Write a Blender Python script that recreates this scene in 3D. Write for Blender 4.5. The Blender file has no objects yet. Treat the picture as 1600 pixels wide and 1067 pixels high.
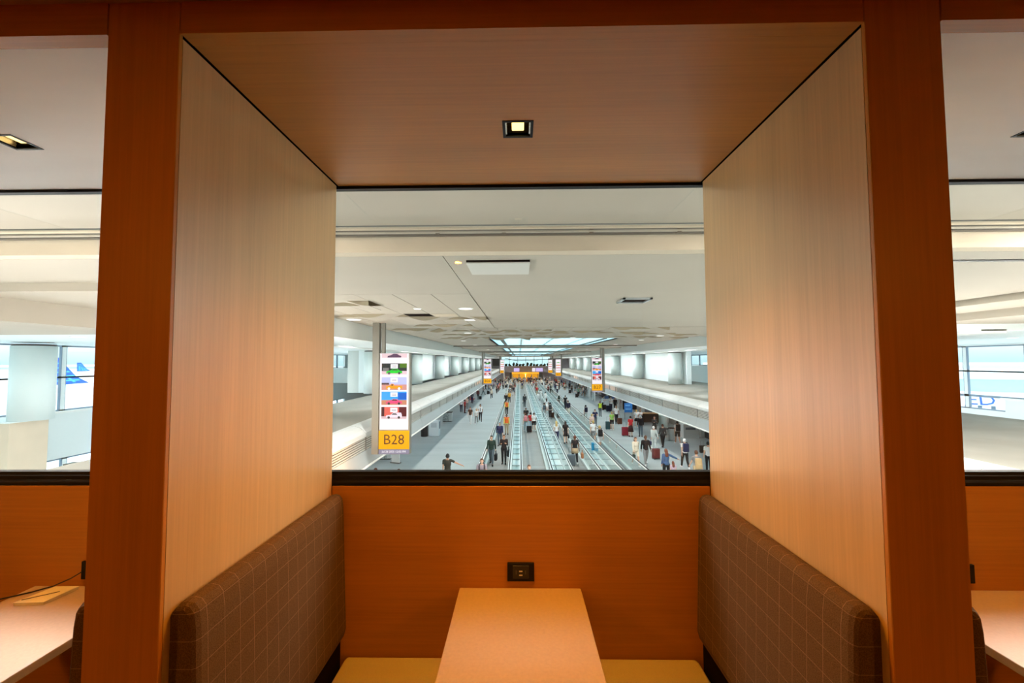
import bpy, bmesh, math, random
from mathutils import Vector, Matrix
random.seed(7)
PI = math.pi
S = bpy.context.scene
COL = S.collection
H = 1.72            # eye height above the lounge floor
FLOOR = H - 6.3     # concourse floor

def lin(v):
    v /= 255.0
    return v / 12.92 if v <= 0.04045 else ((v + 0.055) / 1.055) ** 2.4
def rgb(r, g, b):
    return (lin(r), lin(g), lin(b), 1.0)

# ---------------------------------------------------------------- camera
cd = bpy.data.cameras.new('camera'); cam = bpy.data.objects.new('camera', cd); COL.objects.link(cam)
cd.sensor_width = 36.0; cd.lens = 651.0 / 1600 * 36; cd.clip_start = 0.05; cd.clip_end = 3000
fw = Vector((11, 30.5, 651.0)).normalized()
up = Vector((-58, -13880, 651.0)); up = (up - fw * up.dot(fw)).normalized()
rt = fw.cross(up)
if rt.x < 0: rt = -rt
# rows: world axes seen in image axes (x right, y down, z forward) -> camera axes (right, up, back)
c0 = Vector((rt.x, fw.x, up.x)); c1 = Vector((-rt.y, -fw.y, -up.y)); c2 = Vector((-rt.z, -fw.z, -up.z))
cam.matrix_world = Matrix(((c0.x, c1.x, c2.x, 0), (c0.y, c1.y, c2.y, 0), (c0.z, c1.z, c2.z, H), (0, 0, 0, 1)))
S.camera = cam

# ---------------------------------------------------------------- sky, lights, exposure
S.view_settings.view_transform = 'Standard'; S.view_settings.look = 'None'
S.view_settings.exposure = 0.8; S.view_settings.gamma = 1.0; S.view_settings.use_curve_mapping = False
S.cycles.max_bounces = 8; S.cycles.diffuse_bounces = 5; S.cycles.glossy_bounces = 4
S.cycles.transparent_max_bounces = 12; S.cycles.caustics_reflective = False; S.cycles.caustics_refractive = False
S.cycles.sample_clamp_indirect = 6.0
W = bpy.data.worlds.new('world'); S.world = W; W.use_nodes = True
nt = W.node_tree; nt.nodes.clear()
o_ = nt.nodes.new('ShaderNodeOutputWorld'); b_ = nt.nodes.new('ShaderNodeBackground')
tc = nt.nodes.new('ShaderNodeTexCoord'); sx = nt.nodes.new('ShaderNodeSeparateXYZ'); rp = nt.nodes.new('ShaderNodeValToRGB')
nt.links.new(tc.outputs['Generated'], sx.inputs[0]); nt.links.new(sx.outputs['Z'], rp.inputs[0])
rp.color_ramp.elements[0].position = 0.0; rp.color_ramp.elements[0].color = (0.14, 0.225, 0.24, 1)
rp.color_ramp.elements[1].position = 0.9; rp.color_ramp.elements[1].color = (0.50, 0.66, 0.72, 1)
e_ = rp.color_ramp.elements.new(0.05); e_.color = (0.29, 0.37, 0.385, 1)
nt.links.new(rp.outputs[0], b_.inputs[0]); nt.links.new(b_.outputs[0], o_.inputs[0])
b_.inputs[1].default_value = 3.0

LOUNGE_W, BOOTH_W, BOOTH_N = 38, 58, 34        # watts
HALL_D, HALL_N, HALL_U, HALL_G = 560, 420, 80, 130
HALL_S, HALL_C = 340, 62
GLOW = 0.58         # all lit screens and lenses
WARM = (1.0, 0.37, 0.035)
WHITE = (1.0, 0.96, 0.90)
def lamp(kind, name, loc, energy, color=WHITE, rot=(0, 0, 0), **kw):
    l = bpy.data.lights.new(name, kind); l.energy = energy; l.color = color
    for k, v in kw.items(): setattr(l, k, v)
    o = bpy.data.objects.new(name, l); o.location = loc; o.rotation_euler = rot; COL.objects.link(o); return o
# lounge ceiling lamps behind the viewer
for x in (-2.9, 2.9):
    lamp('AREA', 'lounge_lamp', (x, -2.2, 2.57), LOUNGE_W, WARM, shape='DISK', size=0.3)
lamp('AREA', 'lounge_lamp', (-0.53, 0.1, 2.585), 1.6, WARM, shape='DISK', size=0.06)
# one lamp in each booth soffit
for x, y in ((0, 1.39), (-1.81, 1.43), (1.81, 1.43)):
    lamp('SPOT', 'booth_lamp', (x, y, 2.505), BOOTH_W if x == 0 else BOOTH_N, WARM, spot_size=2.1, spot_blend=1.0, shadow_soft_size=0.03)
# concourse: downlights in the ceiling and added upward fill over the flat shop roofs
for y in range(12, 128, 8):
    for x in (-3.2, 2.1, 7.4) if y < 25 else (-3.2, 7.4):
        lamp('SPOT', 'ceiling_lamp', (x, y, H + 1.22), HALL_D, WHITE, spot_size=2.6, spot_blend=0.6, shadow_soft_size=0.0)
for x, y, z in ((-12, 4, 1.6), (-3.3, 3.1, 1.6), (3.4, 3.1, 1.6), (7.4, 4, 1.6), (16, 4, 1.6), (-13, 9, .74), (7.6, 8.6, 1.32), (17, 9, .98)):  # added fill lamps out of view, brighten the booth jambs and soffits
    lamp('AREA', 'near_hall_fill', (x, y, H + z), HALL_N * (.34 if abs(x) < 4 else .8), WHITE, shape='DISK', size=1.4)
for y in range(4, 130, 6):  # added fill that lights the hall ceiling, no fixtures on the roofs
    for x in (-6.6, 10.8):
        lamp('SPOT', 'ceiling_fill', (x, y, H - 2.0), HALL_U * (4.4 if y < 12 else 1), (1.0, 0.97, 0.93), (PI, 0, 0), spot_size=2.9, spot_blend=0.5, shadow_soft_size=0.5 if y < 5 else 0.0)
for y in range(14, 126, 5):
    for x in (-8.0, 12.2):
        lamp('SPOT', 'shop_lamp', (x, y, FLOOR + 2.72), HALL_C, (0.97, 0.99, 1.0), spot_size=2.7, spot_blend=0.6, shadow_soft_size=0.0)
for y in [b + 12.5 * k for k in range(8) for b in (32.0, 35.85, 39.7)] + [21.5, 26]:  # added wall-wash fill for the upper walls, no fixtures in the soffit
    for x in (-7.0, 11.3):
        lamp('SPOT', 'wall_fill', (x, y, H + .70), HALL_S, (0.93, 0.99, 1.0), (0, .75 if x < 0 else -.75, 0), spot_size=2.1, spot_blend=0.6, shadow_soft_size=0.0)
for y in range(0, 36, 5):
    for x in (-14.5, 21.0):
        lamp('POINT', 'gate_lamp', (x, y + 2.5, H - 2.6), HALL_G, (0.95, 0.99, 1.0), shadow_soft_size=0.0)
# daylight through the glass: sampling portals in the real openings
def portal(loc, rot, sx_, sy_):
    o = lamp('AREA', 'daylight_portal', loc, 1, (1, 1, 1), rot, shape='RECTANGLE', size=sx_, size_y=sy_)
    o.data.cycles.is_portal = True
portal((-21.2, 32, H - 0.7), (0, -PI / 2, 0), 3.0, 60)
portal((25.2, 32, H - 0.7), (0, PI / 2, 0), 3.0, 60)
portal((2.07, 63, H + 2.3), (0, 0, 0), 7.6, 78)

# ---------------------------------------------------------------- materials
MATS = {}
def mat(name, col, rough=0.6, metal=0.0, spec=0.5, emit=None, estr=1.0, var=0.0, vscale=8.0, vstretch=(1, 1, 1), bump=0.0, coat=0.0, detail=4.0):
    if name in MATS: return MATS[name]
    m = bpy.data.materials.new(name); m.use_nodes = True; t = m.node_tree; p = t.nodes['Principled BSDF']
    p.inputs['Base Color'].default_value = col; p.inputs['Roughness'].default_value = rough
    p.inputs['Metallic'].default_value = metal; p.inputs['Specular IOR Level'].default_value = spec
    if coat: p.inputs['Coat Weight'].default_value = coat; p.inputs['Coat Roughness'].default_value = 0.15
    if emit: p.inputs['Emission Color'].default_value = emit; p.inputs['Emission Strength'].default_value = estr * GLOW
    if var or bump:
        tc = t.nodes.new('ShaderNodeTexCoord'); mp = t.nodes.new('ShaderNodeMapping'); mp.inputs['Scale'].default_value = vstretch
        n = t.nodes.new('ShaderNodeTexNoise'); n.inputs['Scale'].default_value = vscale; n.inputs['Detail'].default_value = detail
        t.links.new(tc.outputs['Object'], mp.inputs[0]); t.links.new(mp.outputs[0], n.inputs[0])
        if var:
            r = t.nodes.new('ShaderNodeValToRGB')
            r.color_ramp.elements[0].position = 0.3; r.color_ramp.elements[1].position = 0.7
            r.color_ramp.elements[0].color = tuple(c * (1 - var) for c in col[:3]) + (1,)
            r.color_ramp.elements[1].color = tuple(min(1, c * (1 + var)) for c in col[:3]) + (1,)
            t.links.new(n.outputs[0], r.inputs[0]); t.links.new(r.outputs[0], p.inputs['Base Color'])
        if bump:
            b = t.nodes.new('ShaderNodeBump'); b.inputs['Strength'].default_value = bump; b.inputs['Distance'].default_value = 0.01
            t.links.new(n.outputs[0], b.inputs['Height']); t.links.new(b.outputs[0], p.inputs['Normal'])
    MATS[name] = m; return m

def wood(name, axis, col=None, rough=0.38, coat=0.8, spec=0.45):
    """veneer: fine straight grain running along an axis"""
    col = col or (0.60, 0.40, 0.165)
    m = bpy.data.materials.new(name); m.use_nodes = True; t = m.node_tree; p = t.nodes['Principled BSDF']
    tc = t.nodes.new('ShaderNodeTexCoord'); mp = t.nodes.new('ShaderNodeMapping')
    sc = [60.0, 60.0, 60.0]; sc['XYZ'.index(axis)] = 1.3; mp.inputs['Scale'].default_value = sc
    n = t.nodes.new('ShaderNodeTexNoise'); n.inputs['Scale'].default_value = 1.6; n.inputs['Detail'].default_value = 5; n.inputs['Roughness'].default_value = 0.65
    mp2 = t.nodes.new('ShaderNodeMapping'); s2 = [7.0, 7.0, 7.0]; s2['XYZ'.index(axis)] = 0.25; mp2.inputs['Scale'].default_value = s2
    n2 = t.nodes.new('ShaderNodeTexNoise'); n2.inputs['Scale'].default_value = 1.0; n2.inputs['Detail'].default_value = 2
    t.links.new(tc.outputs['Object'], mp.inputs[0]); t.links.new(mp.outputs[0], n.inputs[0])
    t.links.new(tc.outputs['Object'], mp2.inputs[0]); t.links.new(mp2.outputs[0], n2.inputs[0])
    mx = t.nodes.new('ShaderNodeMath'); mx.operation = 'MULTIPLY_ADD'; mx.inputs[1].default_value = 0.6
    t.links.new(n.outputs[0], mx.inputs[0])
    m3 = t.nodes.new('ShaderNodeMath'); m3.operation = 'MULTIPLY'; m3.inputs[1].default_value = 0.4
    t.links.new(n2.outputs[0], m3.inputs[0]); t.links.new(m3.outputs[0], mx.inputs[2])
    r = t.nodes.new('ShaderNodeValToRGB')
    r.color_ramp.elements[0].position = 0.32; r.color_ramp.elements[1].position = 0.68
    r.color_ramp.elements[0].color = tuple(c * 0.84 for c in col) + (1,); r.color_ramp.elements[1].color = tuple(c * 1.12 for c in col) + (1,)
    t.links.new(mx.outputs[0], r.inputs[0]); t.links.new(r.outputs[0], p.inputs['Base Color'])
    b = t.nodes.new('ShaderNodeBump'); b.inputs['Strength'].default_value = 0.12; b.inputs['Distance'].default_value = 0.002
    t.links.new(n.outputs[0], b.inputs['Height']); t.links.new(b.outputs[0], p.inputs['Normal'])
    p.inputs['Roughness'].default_value = rough; p.inputs['Specular IOR Level'].default_value = spec
    p.inputs['Coat Weight'].default_value = coat; p.inputs['Coat Roughness'].default_value = 0.28
    MATS[name] = m; return m

def glass(name, tint=(1, 1, 1, 1), f0=0.035):
    """thin clear sheet: see-through, mirror-like at grazing angles"""
    m = bpy.data.materials.new(name); m.use_nodes = True; t = m.node_tree; t.nodes.clear()
    o = t.nodes.new('ShaderNodeOutputMaterial'); mx = t.nodes.new('ShaderNodeMixShader'); lw = t.nodes.new('ShaderNodeLayerWeight'); lw.inputs[0].default_value = 0.5
    pw = t.nodes.new('ShaderNodeMath'); pw.operation = 'POWER'; pw.inputs[1].default_value = 5.0; t.links.new(lw.outputs['Facing'], pw.inputs[0])
    ma = t.nodes.new('ShaderNodeMath'); ma.operation = 'MULTIPLY_ADD'; ma.inputs[1].default_value = 0.9; ma.inputs[2].default_value = f0; t.links.new(pw.outputs[0], ma.inputs[0])
    a = t.nodes.new('ShaderNodeBsdfTransparent'); a.inputs[0].default_value = tint; g = t.nodes.new('ShaderNodeBsdfGlossy'); g.inputs['Roughness'].default_value = 0.02
    t.links.new(ma.outputs[0], mx.inputs[0]); t.links.new(a.outputs[0], mx.inputs[1]); t.links.new(g.outputs[0], mx.inputs[2]); t.links.new(mx.outputs[0], o.inputs[0])
    MATS[name] = m; return m

def fabric_check(name):
    """brown upholstery with a printed thin window-pane check"""
    m = bpy.data.materials.new(name); m.use_nodes = True; t = m.node_tree; p = t.nodes['Principled BSDF']
    tc = t.nodes.new('ShaderNodeTexCoord'); sp = t.nodes.new('ShaderNodeSeparateXYZ'); t.links.new(tc.outputs['Object'], sp.inputs[0])
    def line(sock, period, off, w):
        a = t.nodes.new('ShaderNodeMath'); a.operation = 'ADD'; a.inputs[1].default_value = off; t.links.new(sock, a.inputs[0])
        d = t.nodes.new('ShaderNodeMath'); d.operation = 'DIVIDE'; d.inputs[1].default_value = period; t.links.new(a.outputs[0], d.inputs[0])
        f = t.nodes.new('ShaderNodeMath'); f.operation = 'FRACT'; t.links.new(d.outputs[0], f.inputs[0])
        c = t.nodes.new('ShaderNodeMath'); c.operation = 'LESS_THAN'; c.inputs[1].default_value = w; t.links.new(f.outputs[0], c.inputs[0]); return c.outputs[0]
    a = line(sp.outputs['Y'], 0.058, 10.0, 0.028); b = line(sp.outputs['Z'], 0.062, 10.0 - 1.1515 + 0.062 * 18, 0.028)
    mx = t.nodes.new('ShaderNodeMath'); mx.operation = 'MAXIMUM'; t.links.new(a, mx.inputs[0]); t.links.new(b, mx.inputs[1])
    n = t.nodes.new('ShaderNodeTexNoise'); n.inputs['Scale'].default_value = 420; n.inputs['Detail'].default_value = 2
    t.links.new(tc.outputs['Object'], n.inputs[0])
    r = t.nodes.new('ShaderNodeValToRGB'); r.color_ramp.elements[0].color = (0.085, 0.048, 0.018, 1); r.color_ramp.elements[1].color = (0.15, 0.088, 0.034, 1)
    r.color_ramp.elements[0].position = 0.35; r.color_ramp.elements[1].position = 0.65; t.links.new(n.outputs[0], r.inputs[0])
    ml = t.nodes.new('ShaderNodeMath'); ml.operation = 'MULTIPLY'; ml.inputs[1].default_value = 0.5; t.links.new(mx.outputs[0], ml.inputs[0])
    mc = t.nodes.new('ShaderNodeMix'); mc.data_type = 'RGBA'; t.links.new(ml.outputs[0], mc.inputs[0]); t.links.new(r.outputs[0], mc.inputs[6]); mc.inputs[7].default_value = (0.36, 0.23, 0.12, 1)
    t.links.new(mc.outputs[2], p.inputs['Base Color']); p.inputs['Roughness'].default_value = 0.9; p.inputs['Specular IOR Level'].default_value = 0.2
    bp = t.nodes.new('ShaderNodeBump'); bp.inputs['Strength'].default_value = 0.3; bp.inputs['Distance'].default_value = 0.002
    t.links.new(n.outputs[0], bp.inputs['Height']); t.links.new(bp.outputs[0], p.inputs['Normal'])
    MATS[name] = m; return m

def plaster(name, col, scale, stretch, amt, bump):
    return mat(name, col, 0.75, var=amt, vscale=scale, vstretch=stretch, bump=bump, detail=6)

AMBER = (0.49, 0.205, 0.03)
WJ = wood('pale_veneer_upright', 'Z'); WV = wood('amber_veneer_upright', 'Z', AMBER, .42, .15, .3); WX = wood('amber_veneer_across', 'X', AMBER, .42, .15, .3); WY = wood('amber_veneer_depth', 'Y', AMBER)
FAB = fabric_check('check_fabric')
M_BLACK = mat('black_metal', (0.006, 0.006, 0.007, 1), 0.5, spec=0.2)
M_DARK = mat('dark_gap', (0.01, 0.007, 0.005, 1), 0.9, spec=0.05)
M_SEAT = mat('tan_vinyl', (0.56, 0.52, 0.34, 1), 0.55, var=0.06, vscale=300, bump=0.1)
M_TABLE = mat('beige_laminate', (0.56, 0.44, 0.33, 1), 0.42, var=0.05, vscale=90)
M_PLAST = plaster('white_plaster', (0.90, 0.89, 0.88, 1), 1.6, (0.35, 1.6, 1), 0.07, 0.35)
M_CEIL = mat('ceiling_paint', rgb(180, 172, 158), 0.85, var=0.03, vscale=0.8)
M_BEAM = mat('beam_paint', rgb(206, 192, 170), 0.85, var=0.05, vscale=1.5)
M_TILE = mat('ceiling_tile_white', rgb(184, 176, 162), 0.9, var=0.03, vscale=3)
M_WHITE = mat('white_paint', rgb(235, 238, 235), 0.7)
M_COOL = mat('cool_white_panel', rgb(226, 236, 236), 0.6, var=0.02, vscale=0.6)
M_ROOF = mat('dusty_roof', rgb(134, 133, 125), 0.9, var=0.13, vscale=1.3, vstretch=(0.5, 0.35, 1), detail=8)
M_METAL = mat('brushed_metal', rgb(190, 198, 200), 0.35, 0.7)
M_GREY = mat('grey_metal', rgb(120, 118, 112), 0.5, 0.3)
M_SLAT = mat('slat_aluminium', rgb(205, 205, 198), 0.4, 0.4)
M_FLOOR = mat('concourse_carpet', rgb(160, 171, 172), 0.9, var=0.08, vscale=0.7, vstretch=(0.25, 1.2, 1), detail=6)
M_TREAD = mat('walkway_tread', rgb(146, 144, 140), 0.6, 0.0, var=0.06, vscale=1.5)
M_GLASS = glass('window_glass'); M_BAL = glass('balustrade_glass', (0.93, 0.985, 0.975, 1), 0.08)
def frosted(name, col):
    m = bpy.data.materials.new(name); m.use_nodes = True; t = m.node_tree; t.nodes.clear()
    o = t.nodes.new('ShaderNodeOutputMaterial'); a = t.nodes.new('ShaderNodeBsdfTranslucent'); a.inputs[0].default_value = col
    t.links.new(a.outputs[0], o.inputs[0]); MATS[name] = m; return m
M_SKYG = frosted('skylight_glass', (0.66, 0.80, 0.83, 1))
M_FRAME = mat('window_frame_grey', rgb(120, 140, 158), 0.5, 0.2)
M_RUB = mat('black_rubber', (0.02, 0.02, 0.022, 1), 0.5)
M_SHOP = mat('shop_recess', rgb(82, 86, 88), 0.7)
M_DRAIN = mat('grimy_seam', rgb(110, 102, 92), 0.8)

# ---------------------------------------------------------------- helpers
class MB:
    def __init__(s): s.v = []; s.f = []
    def add(s, vs, fs):
        n = len(s.v); s.v += [tuple(q) for q in vs]; s.f += [tuple(i + n for i in q) for q in fs]; return s
    def box(s, x0, x1, y0, y1, z0, z1):
        return s.add([(x0, y0, z0), (x1, y0, z0), (x1, y1, z0), (x0, y1, z0), (x0, y0, z1), (x1, y0, z1), (x1, y1, z1), (x0, y1, z1)],
                     [(0, 3, 2, 1), (4, 5, 6, 7), (0, 1, 5, 4), (1, 2, 6, 5), (2, 3, 7, 6), (3, 0, 4, 7)])
    def prism(s, prof, a0, a1, axis='Y'):
        """closed profile extruded along an axis; profile points are (x,z) for Y, (y,z) for X, (x,y) for Z"""
        n = len(prof)
        def P(p, a): return (p[0], a, p[1]) if axis == 'Y' else ((a, p[0], p[1]) if axis == 'X' else (p[0], p[1], a))
        vs = [P(p, a0) for p in prof] + [P(p, a1) for p in prof]
        return s.add(vs, [tuple(range(n)), tuple(range(2 * n - 1, n - 1, -1))] + [(i, i + n, (i + 1) % n + n, (i + 1) % n) for i in range(n)])
    def lathe(s, prof, n=16, c=(0, 0, 0)):
        vs = []; fs = []
        for r, z in prof:
            for k in range(n): vs.append((c[0] + r * math.cos(2 * PI * k / n), c[1] + r * math.sin(2 * PI * k / n), c[2] + z))
        for i in range(len(prof) - 1):
            for k in range(n): fs.append((i * n + k, i * n + (k + 1) % n, (i + 1) * n + (k + 1) % n, (i + 1) * n + k))
        fs.append(tuple(range(n - 1, -1, -1))); fs.append(tuple((len(prof) - 1) * n + k for k in range(n)))
        return s.add(vs, fs)
    def tube(s, pts, r, n=6):
        pts = [Vector(p) for p in pts]; rs = r if isinstance(r, (list, tuple)) else [r] * len(pts)
        vs = []; fs = []
        for i, p in enumerate(pts):
            d = (pts[min(i + 1, len(pts) - 1)] - pts[max(i - 1, 0)]).normalized()
            a = d.cross(Vector((0, 0, 1)) if abs(d.z) < 0.9 else Vector((0, 1, 0))).normalized(); b = d.cross(a)
            for k in range(n): vs.append(p + (a * math.cos(2 * PI * k / n) + b * math.sin(2 * PI * k / n)) * rs[i])
        for i in range(len(pts) - 1):
            for k in range(n): fs.append((i * n + k, i * n + (k + 1) % n, (i + 1) * n + (k + 1) % n, (i + 1) * n + k))
        fs.append(tuple(range(n - 1, -1, -1))); fs.append(tuple((len(pts) - 1) * n + k for k in range(n)))
        return s.add(vs, fs)
    def ball(s, c, r, n=10, m=6):
        r = r if isinstance(r, (list, tuple)) else (r, r, r); vs = [(c[0], c[1], c[2] - r[2])]; fs = []
        for i in range(1, m):
            a = -PI / 2 + PI * i / m
            for k in range(n): vs.append((c[0] + r[0] * math.cos(a) * math.cos(2 * PI * k / n), c[1] + r[1] * math.cos(a) * math.sin(2 * PI * k / n), c[2] + r[2] * math.sin(a)))
        vs.append((c[0], c[1], c[2] + r[2])); L = len(vs) - 1
        for k in range(n):
            fs.append((0, 1 + (k + 1) % n, 1 + k)); fs.append((L, L - n + k, L - n + (k + 1) % n))
        for i in range(m - 2):
            for k in range(n): fs.append((1 + i * n + k, 1 + i * n + (k + 1) % n, 1 + (i + 1) * n + (k + 1) % n, 1 + (i + 1) * n + k))
        return s.add(vs, fs)
    def mesh(s, name, smooth=False, bevel=0.0, seg=2):
        me = bpy.data.meshes.new(name); me.from_pydata(s.v, [], s.f)
        bm = bmesh.new(); bm.from_mesh(me)
        bmesh.ops.recalc_face_normals(bm, faces=bm.faces)
        if bevel: bmesh.ops.bevel(bm, geom=list(bm.edges), offset=bevel, segments=seg, profile=0.5, affect='EDGES')
        bm.to_mesh(me); bm.free()
        if smooth: me.polygons.foreach_set('use_smooth', [True] * len(me.polygons))
        return me
    def build(s, name, m, parent=None, smooth=False, bevel=0.0, seg=2, loc=None, rot=None, label=None):
        return put(name, s.mesh(name, smooth, bevel, seg), m, parent, loc, rot, label)

def put(name, me, m=None, parent=None, loc=None, rot=None, label=None):
    o = bpy.data.objects.new(name, me); COL.objects.link(o)
    if m is not None:
        if len(me.materials) == 0: me.materials.append(m)
        elif me.materials[0] != m:
            o.material_slots[0].link = 'OBJECT'; o.material_slots[0].material = m
    if parent: o.parent = parent
    if loc: o.location = loc
    if rot: o.rotation_euler = rot
    if label: o['label'] = label
    return o
def tag(o, label=None, cat=None, group=None, kind=None):
    if label: o['label'] = label
    if cat: o['category'] = cat
    if group: o['group'] = group
    if kind: o['kind'] = kind
    return o
def thing(name, label, cat, loc=(0, 0, 0), rz=0.0, group=None, kind=None):
    o = bpy.data.objects.new(name, None); COL.objects.link(o); o.location = loc; o.rotation_euler = (0, 0, rz)
    return tag(o, label, cat, group, kind)
def struct(name, mb, m, parent=None, **k):
    o = mb.build(name, m, parent, **k)
    if parent is None: o['kind'] = 'structure'
    return o
def box(x0, x1, y0, y1, z0, z1): return MB().box(x0, x1, y0, y1, z0, z1)
def text(name, s_, size, m, parent, loc, rot, align='CENTER', sx=1.0):
    cu = bpy.data.curves.new(name, 'FONT'); cu.body = s_; cu.size = size; cu.align_x = align; cu.align_y = 'CENTER'; cu.extrude = 0.004; cu.resolution_u = 2
    o = bpy.data.objects.new(name, cu); COL.objects.link(o)
    me = bpy.data.meshes.new_from_object(o.evaluated_get(bpy.context.evaluated_depsgraph_get()))
    bpy.data.objects.remove(o); bpy.data.curves.remove(cu)
    q = put(name, me, m, parent, loc, rot); q.scale = (sx, 1, 1); return q

# ================================================================ LOUNGE: shell
JX, PX, FY, BY, SZ = 0.815, 0.99, 0.955, 1.82, 2.512     # jamb, post edge, post front, window wall, soffit height
struct('floor', box(-4.2, 4.2, -5.0, 1.92, -0.12, 0.0), mat('lounge_carpet', (0.06, 0.04, 0.03, 1), 0.95, var=0.2, vscale=40))
struct('ceiling', box(-4.2, 4.2, -5.0, FY + 0.03, 2.592, 2.70), wood('pale_veneer_across', 'X'))
struct('trim_13', box(-4.3, 4.3, -5.1, 1.93, 2.7, 3.45), M_DARK)
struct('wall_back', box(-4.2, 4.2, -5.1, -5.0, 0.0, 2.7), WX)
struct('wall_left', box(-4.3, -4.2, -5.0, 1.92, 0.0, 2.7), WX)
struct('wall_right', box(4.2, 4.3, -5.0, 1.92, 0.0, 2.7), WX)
# panelled wall below the windows: one veneered panel to each booth, dark joints between
wf = thing('wall_front', None, None, kind='structure')
box(-4.2, 4.2, 1.835, 1.93, 0.0, 1.180).build('backing_board', M_DARK, wf)
for x0, x1 in ((-JX, JX), (-2.66, -PX), (PX, 2.66)):
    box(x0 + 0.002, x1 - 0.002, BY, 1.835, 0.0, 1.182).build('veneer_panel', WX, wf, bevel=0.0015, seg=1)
for x0, x1 in ((-PX + .04, -JX - .04), (JX + .04, PX - .04), (-4.2, -2.7), (2.7, 4.2)):
    box(x0, x1, 1.835, 1.87, 1.180, 2.7).build('pier', M_BLACK, wf)
box(-4.2, 4.2, 1.835, 1.85, 2.514, 2.7).build('bulkhead', M_DARK, wf)
# windows of the three booths
for i, (x0, x1) in enumerate(((-JX, JX), (-2.66, -PX), (PX, 2.66))):
    w = thing('window_%d' % (i + 1), None, None, kind='structure')
    prof = [(1.822, 1.183), (1.822, 1.197), (1.827, 1.204), (1.834, 1.207), (1.834, 1.222), (1.840, 1.226), (1.842, 1.238), (1.875, 1.238), (1.875, 1.183)]
    x0 -= .038; x1 += .038
    MB().prism(prof, x0, x1, 'X').build('glazing_channel', M_BLACK, w)
    box(x0, x1, 1.836, 1.866, 2.500, 2.5135).build('head_gasket', M_BLACK, w)
    box(x0, x1, 1.852, 1.860, 1.230, 2.505).build('pane', M_GLASS, w)

# partitions between the booths
def partition(xc, label):
    t = thing('booth_partition', label, 'partition', (xc, 0, 0), group='wood partitions between booths')
    hw = (PX - JX) / 2
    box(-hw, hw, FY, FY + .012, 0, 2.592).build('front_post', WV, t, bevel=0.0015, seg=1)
    for s in (-1, 1):
        a, b = sorted((s * hw, s * (hw - 0.018)))
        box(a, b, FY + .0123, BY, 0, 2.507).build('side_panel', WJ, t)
    box(-hw + 0.019, hw - 0.019, FY + .013, BY + 0.012, 0, 2.515).build('core', M_DARK, t)
    return t
partition(-(JX + PX) / 2, 'wood veneered booth partition left of the middle table')
partition((JX + PX) / 2, 'wood veneered booth partition right of the middle table')
partition(-2.7475, 'wood veneered booth partition at the far side of the left booth')
partition(2.7475, 'wood veneered booth partition at the far side of the right booth')
for x0, x1, lb in ((-JX, JX, 'dark stained header board above the middle booth'), (-2.66, -PX, 'dark stained header board above the left booth'), (PX, 2.66, 'dark stained header board above the right booth')):
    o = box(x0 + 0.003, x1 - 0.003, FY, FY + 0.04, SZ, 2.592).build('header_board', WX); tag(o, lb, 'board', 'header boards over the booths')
# soffits with a square hole for the lamp
def soffit(name, x0, x1, lx, ly, m):
    h = 0.052; y0, y1, z0, z1 = FY + 0.0405, 1.834, SZ, SZ + 0.02
    b = MB().box(x0, lx - h, y0, y1, z0, z1).box(lx + h, x1, y0, y1, z0, z1).box(lx - h, lx + h, y0, ly - h, z0, z1).box(lx - h, lx + h, ly + h, y1, z0, z1)
    o = b.build(name, m); o['kind'] = 'structure'; return o
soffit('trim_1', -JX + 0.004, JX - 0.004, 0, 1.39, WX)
soffit('trim_2', -2.656, -PX - 0.002, -1.81, 1.43, M_PLAST)
soffit('trim_3', PX + 0.002, 2.656, 1.81, 1.43, M_PLAST)
M_LENS = mat('warm_lens', (1, 0.8, 0.4, 1), 0.5, emit=(1.0, 0.72, 0.25, 1), estr=2.2)
M_CHROME = mat('satin_reflector', (0.55, 0.5, 0.45, 1), 0.25, 0.8)
def downlight(x, y, label):
    t = thing('square_downlight', label, 'ceiling light', (x, y, SZ), group='square downlights of the booths')
    fr = MB(); h, k = 0.052, 0.043
    fr.box(-h, h, -h, -k, -0.002, 0.012).box(-h, h, k, h, -0.002, 0.012).box(-h, -k, -k, k, -0.002, 0.012).box(k, h, -k, k, -0.002, 0.012)
    fr.build('trim_frame', M_BLACK, t)
    MB().box(-k, k, -k, k, 0.034, 0.040).box(-k, k, k, k + .004, 0.002, 0.036).box(-k, k, -k - .004, -k, 0.002, 0.036).build('housing', M_DARK, t)
    for s in (-1, 1):
        a, b = sorted((s * k, s * (k - 0.005))); box(a, b, -k * .8, k * .9, 0.003, 0.034).build('reflector', M_CHROME, t)
    box(-0.021, 0.021, -0.030, 0.040, 0.016, 0.030).build('lens', M_LENS, t, bevel=0.003)
downlight(0, 1.39, 'square black downlight glowing yellow in the middle booth soffit')
downlight(-1.81, 1.43, 'square black downlight in the white left booth soffit')
downlight(1.81, 1.43, 'square black downlight in the white right booth soffit')

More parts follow.
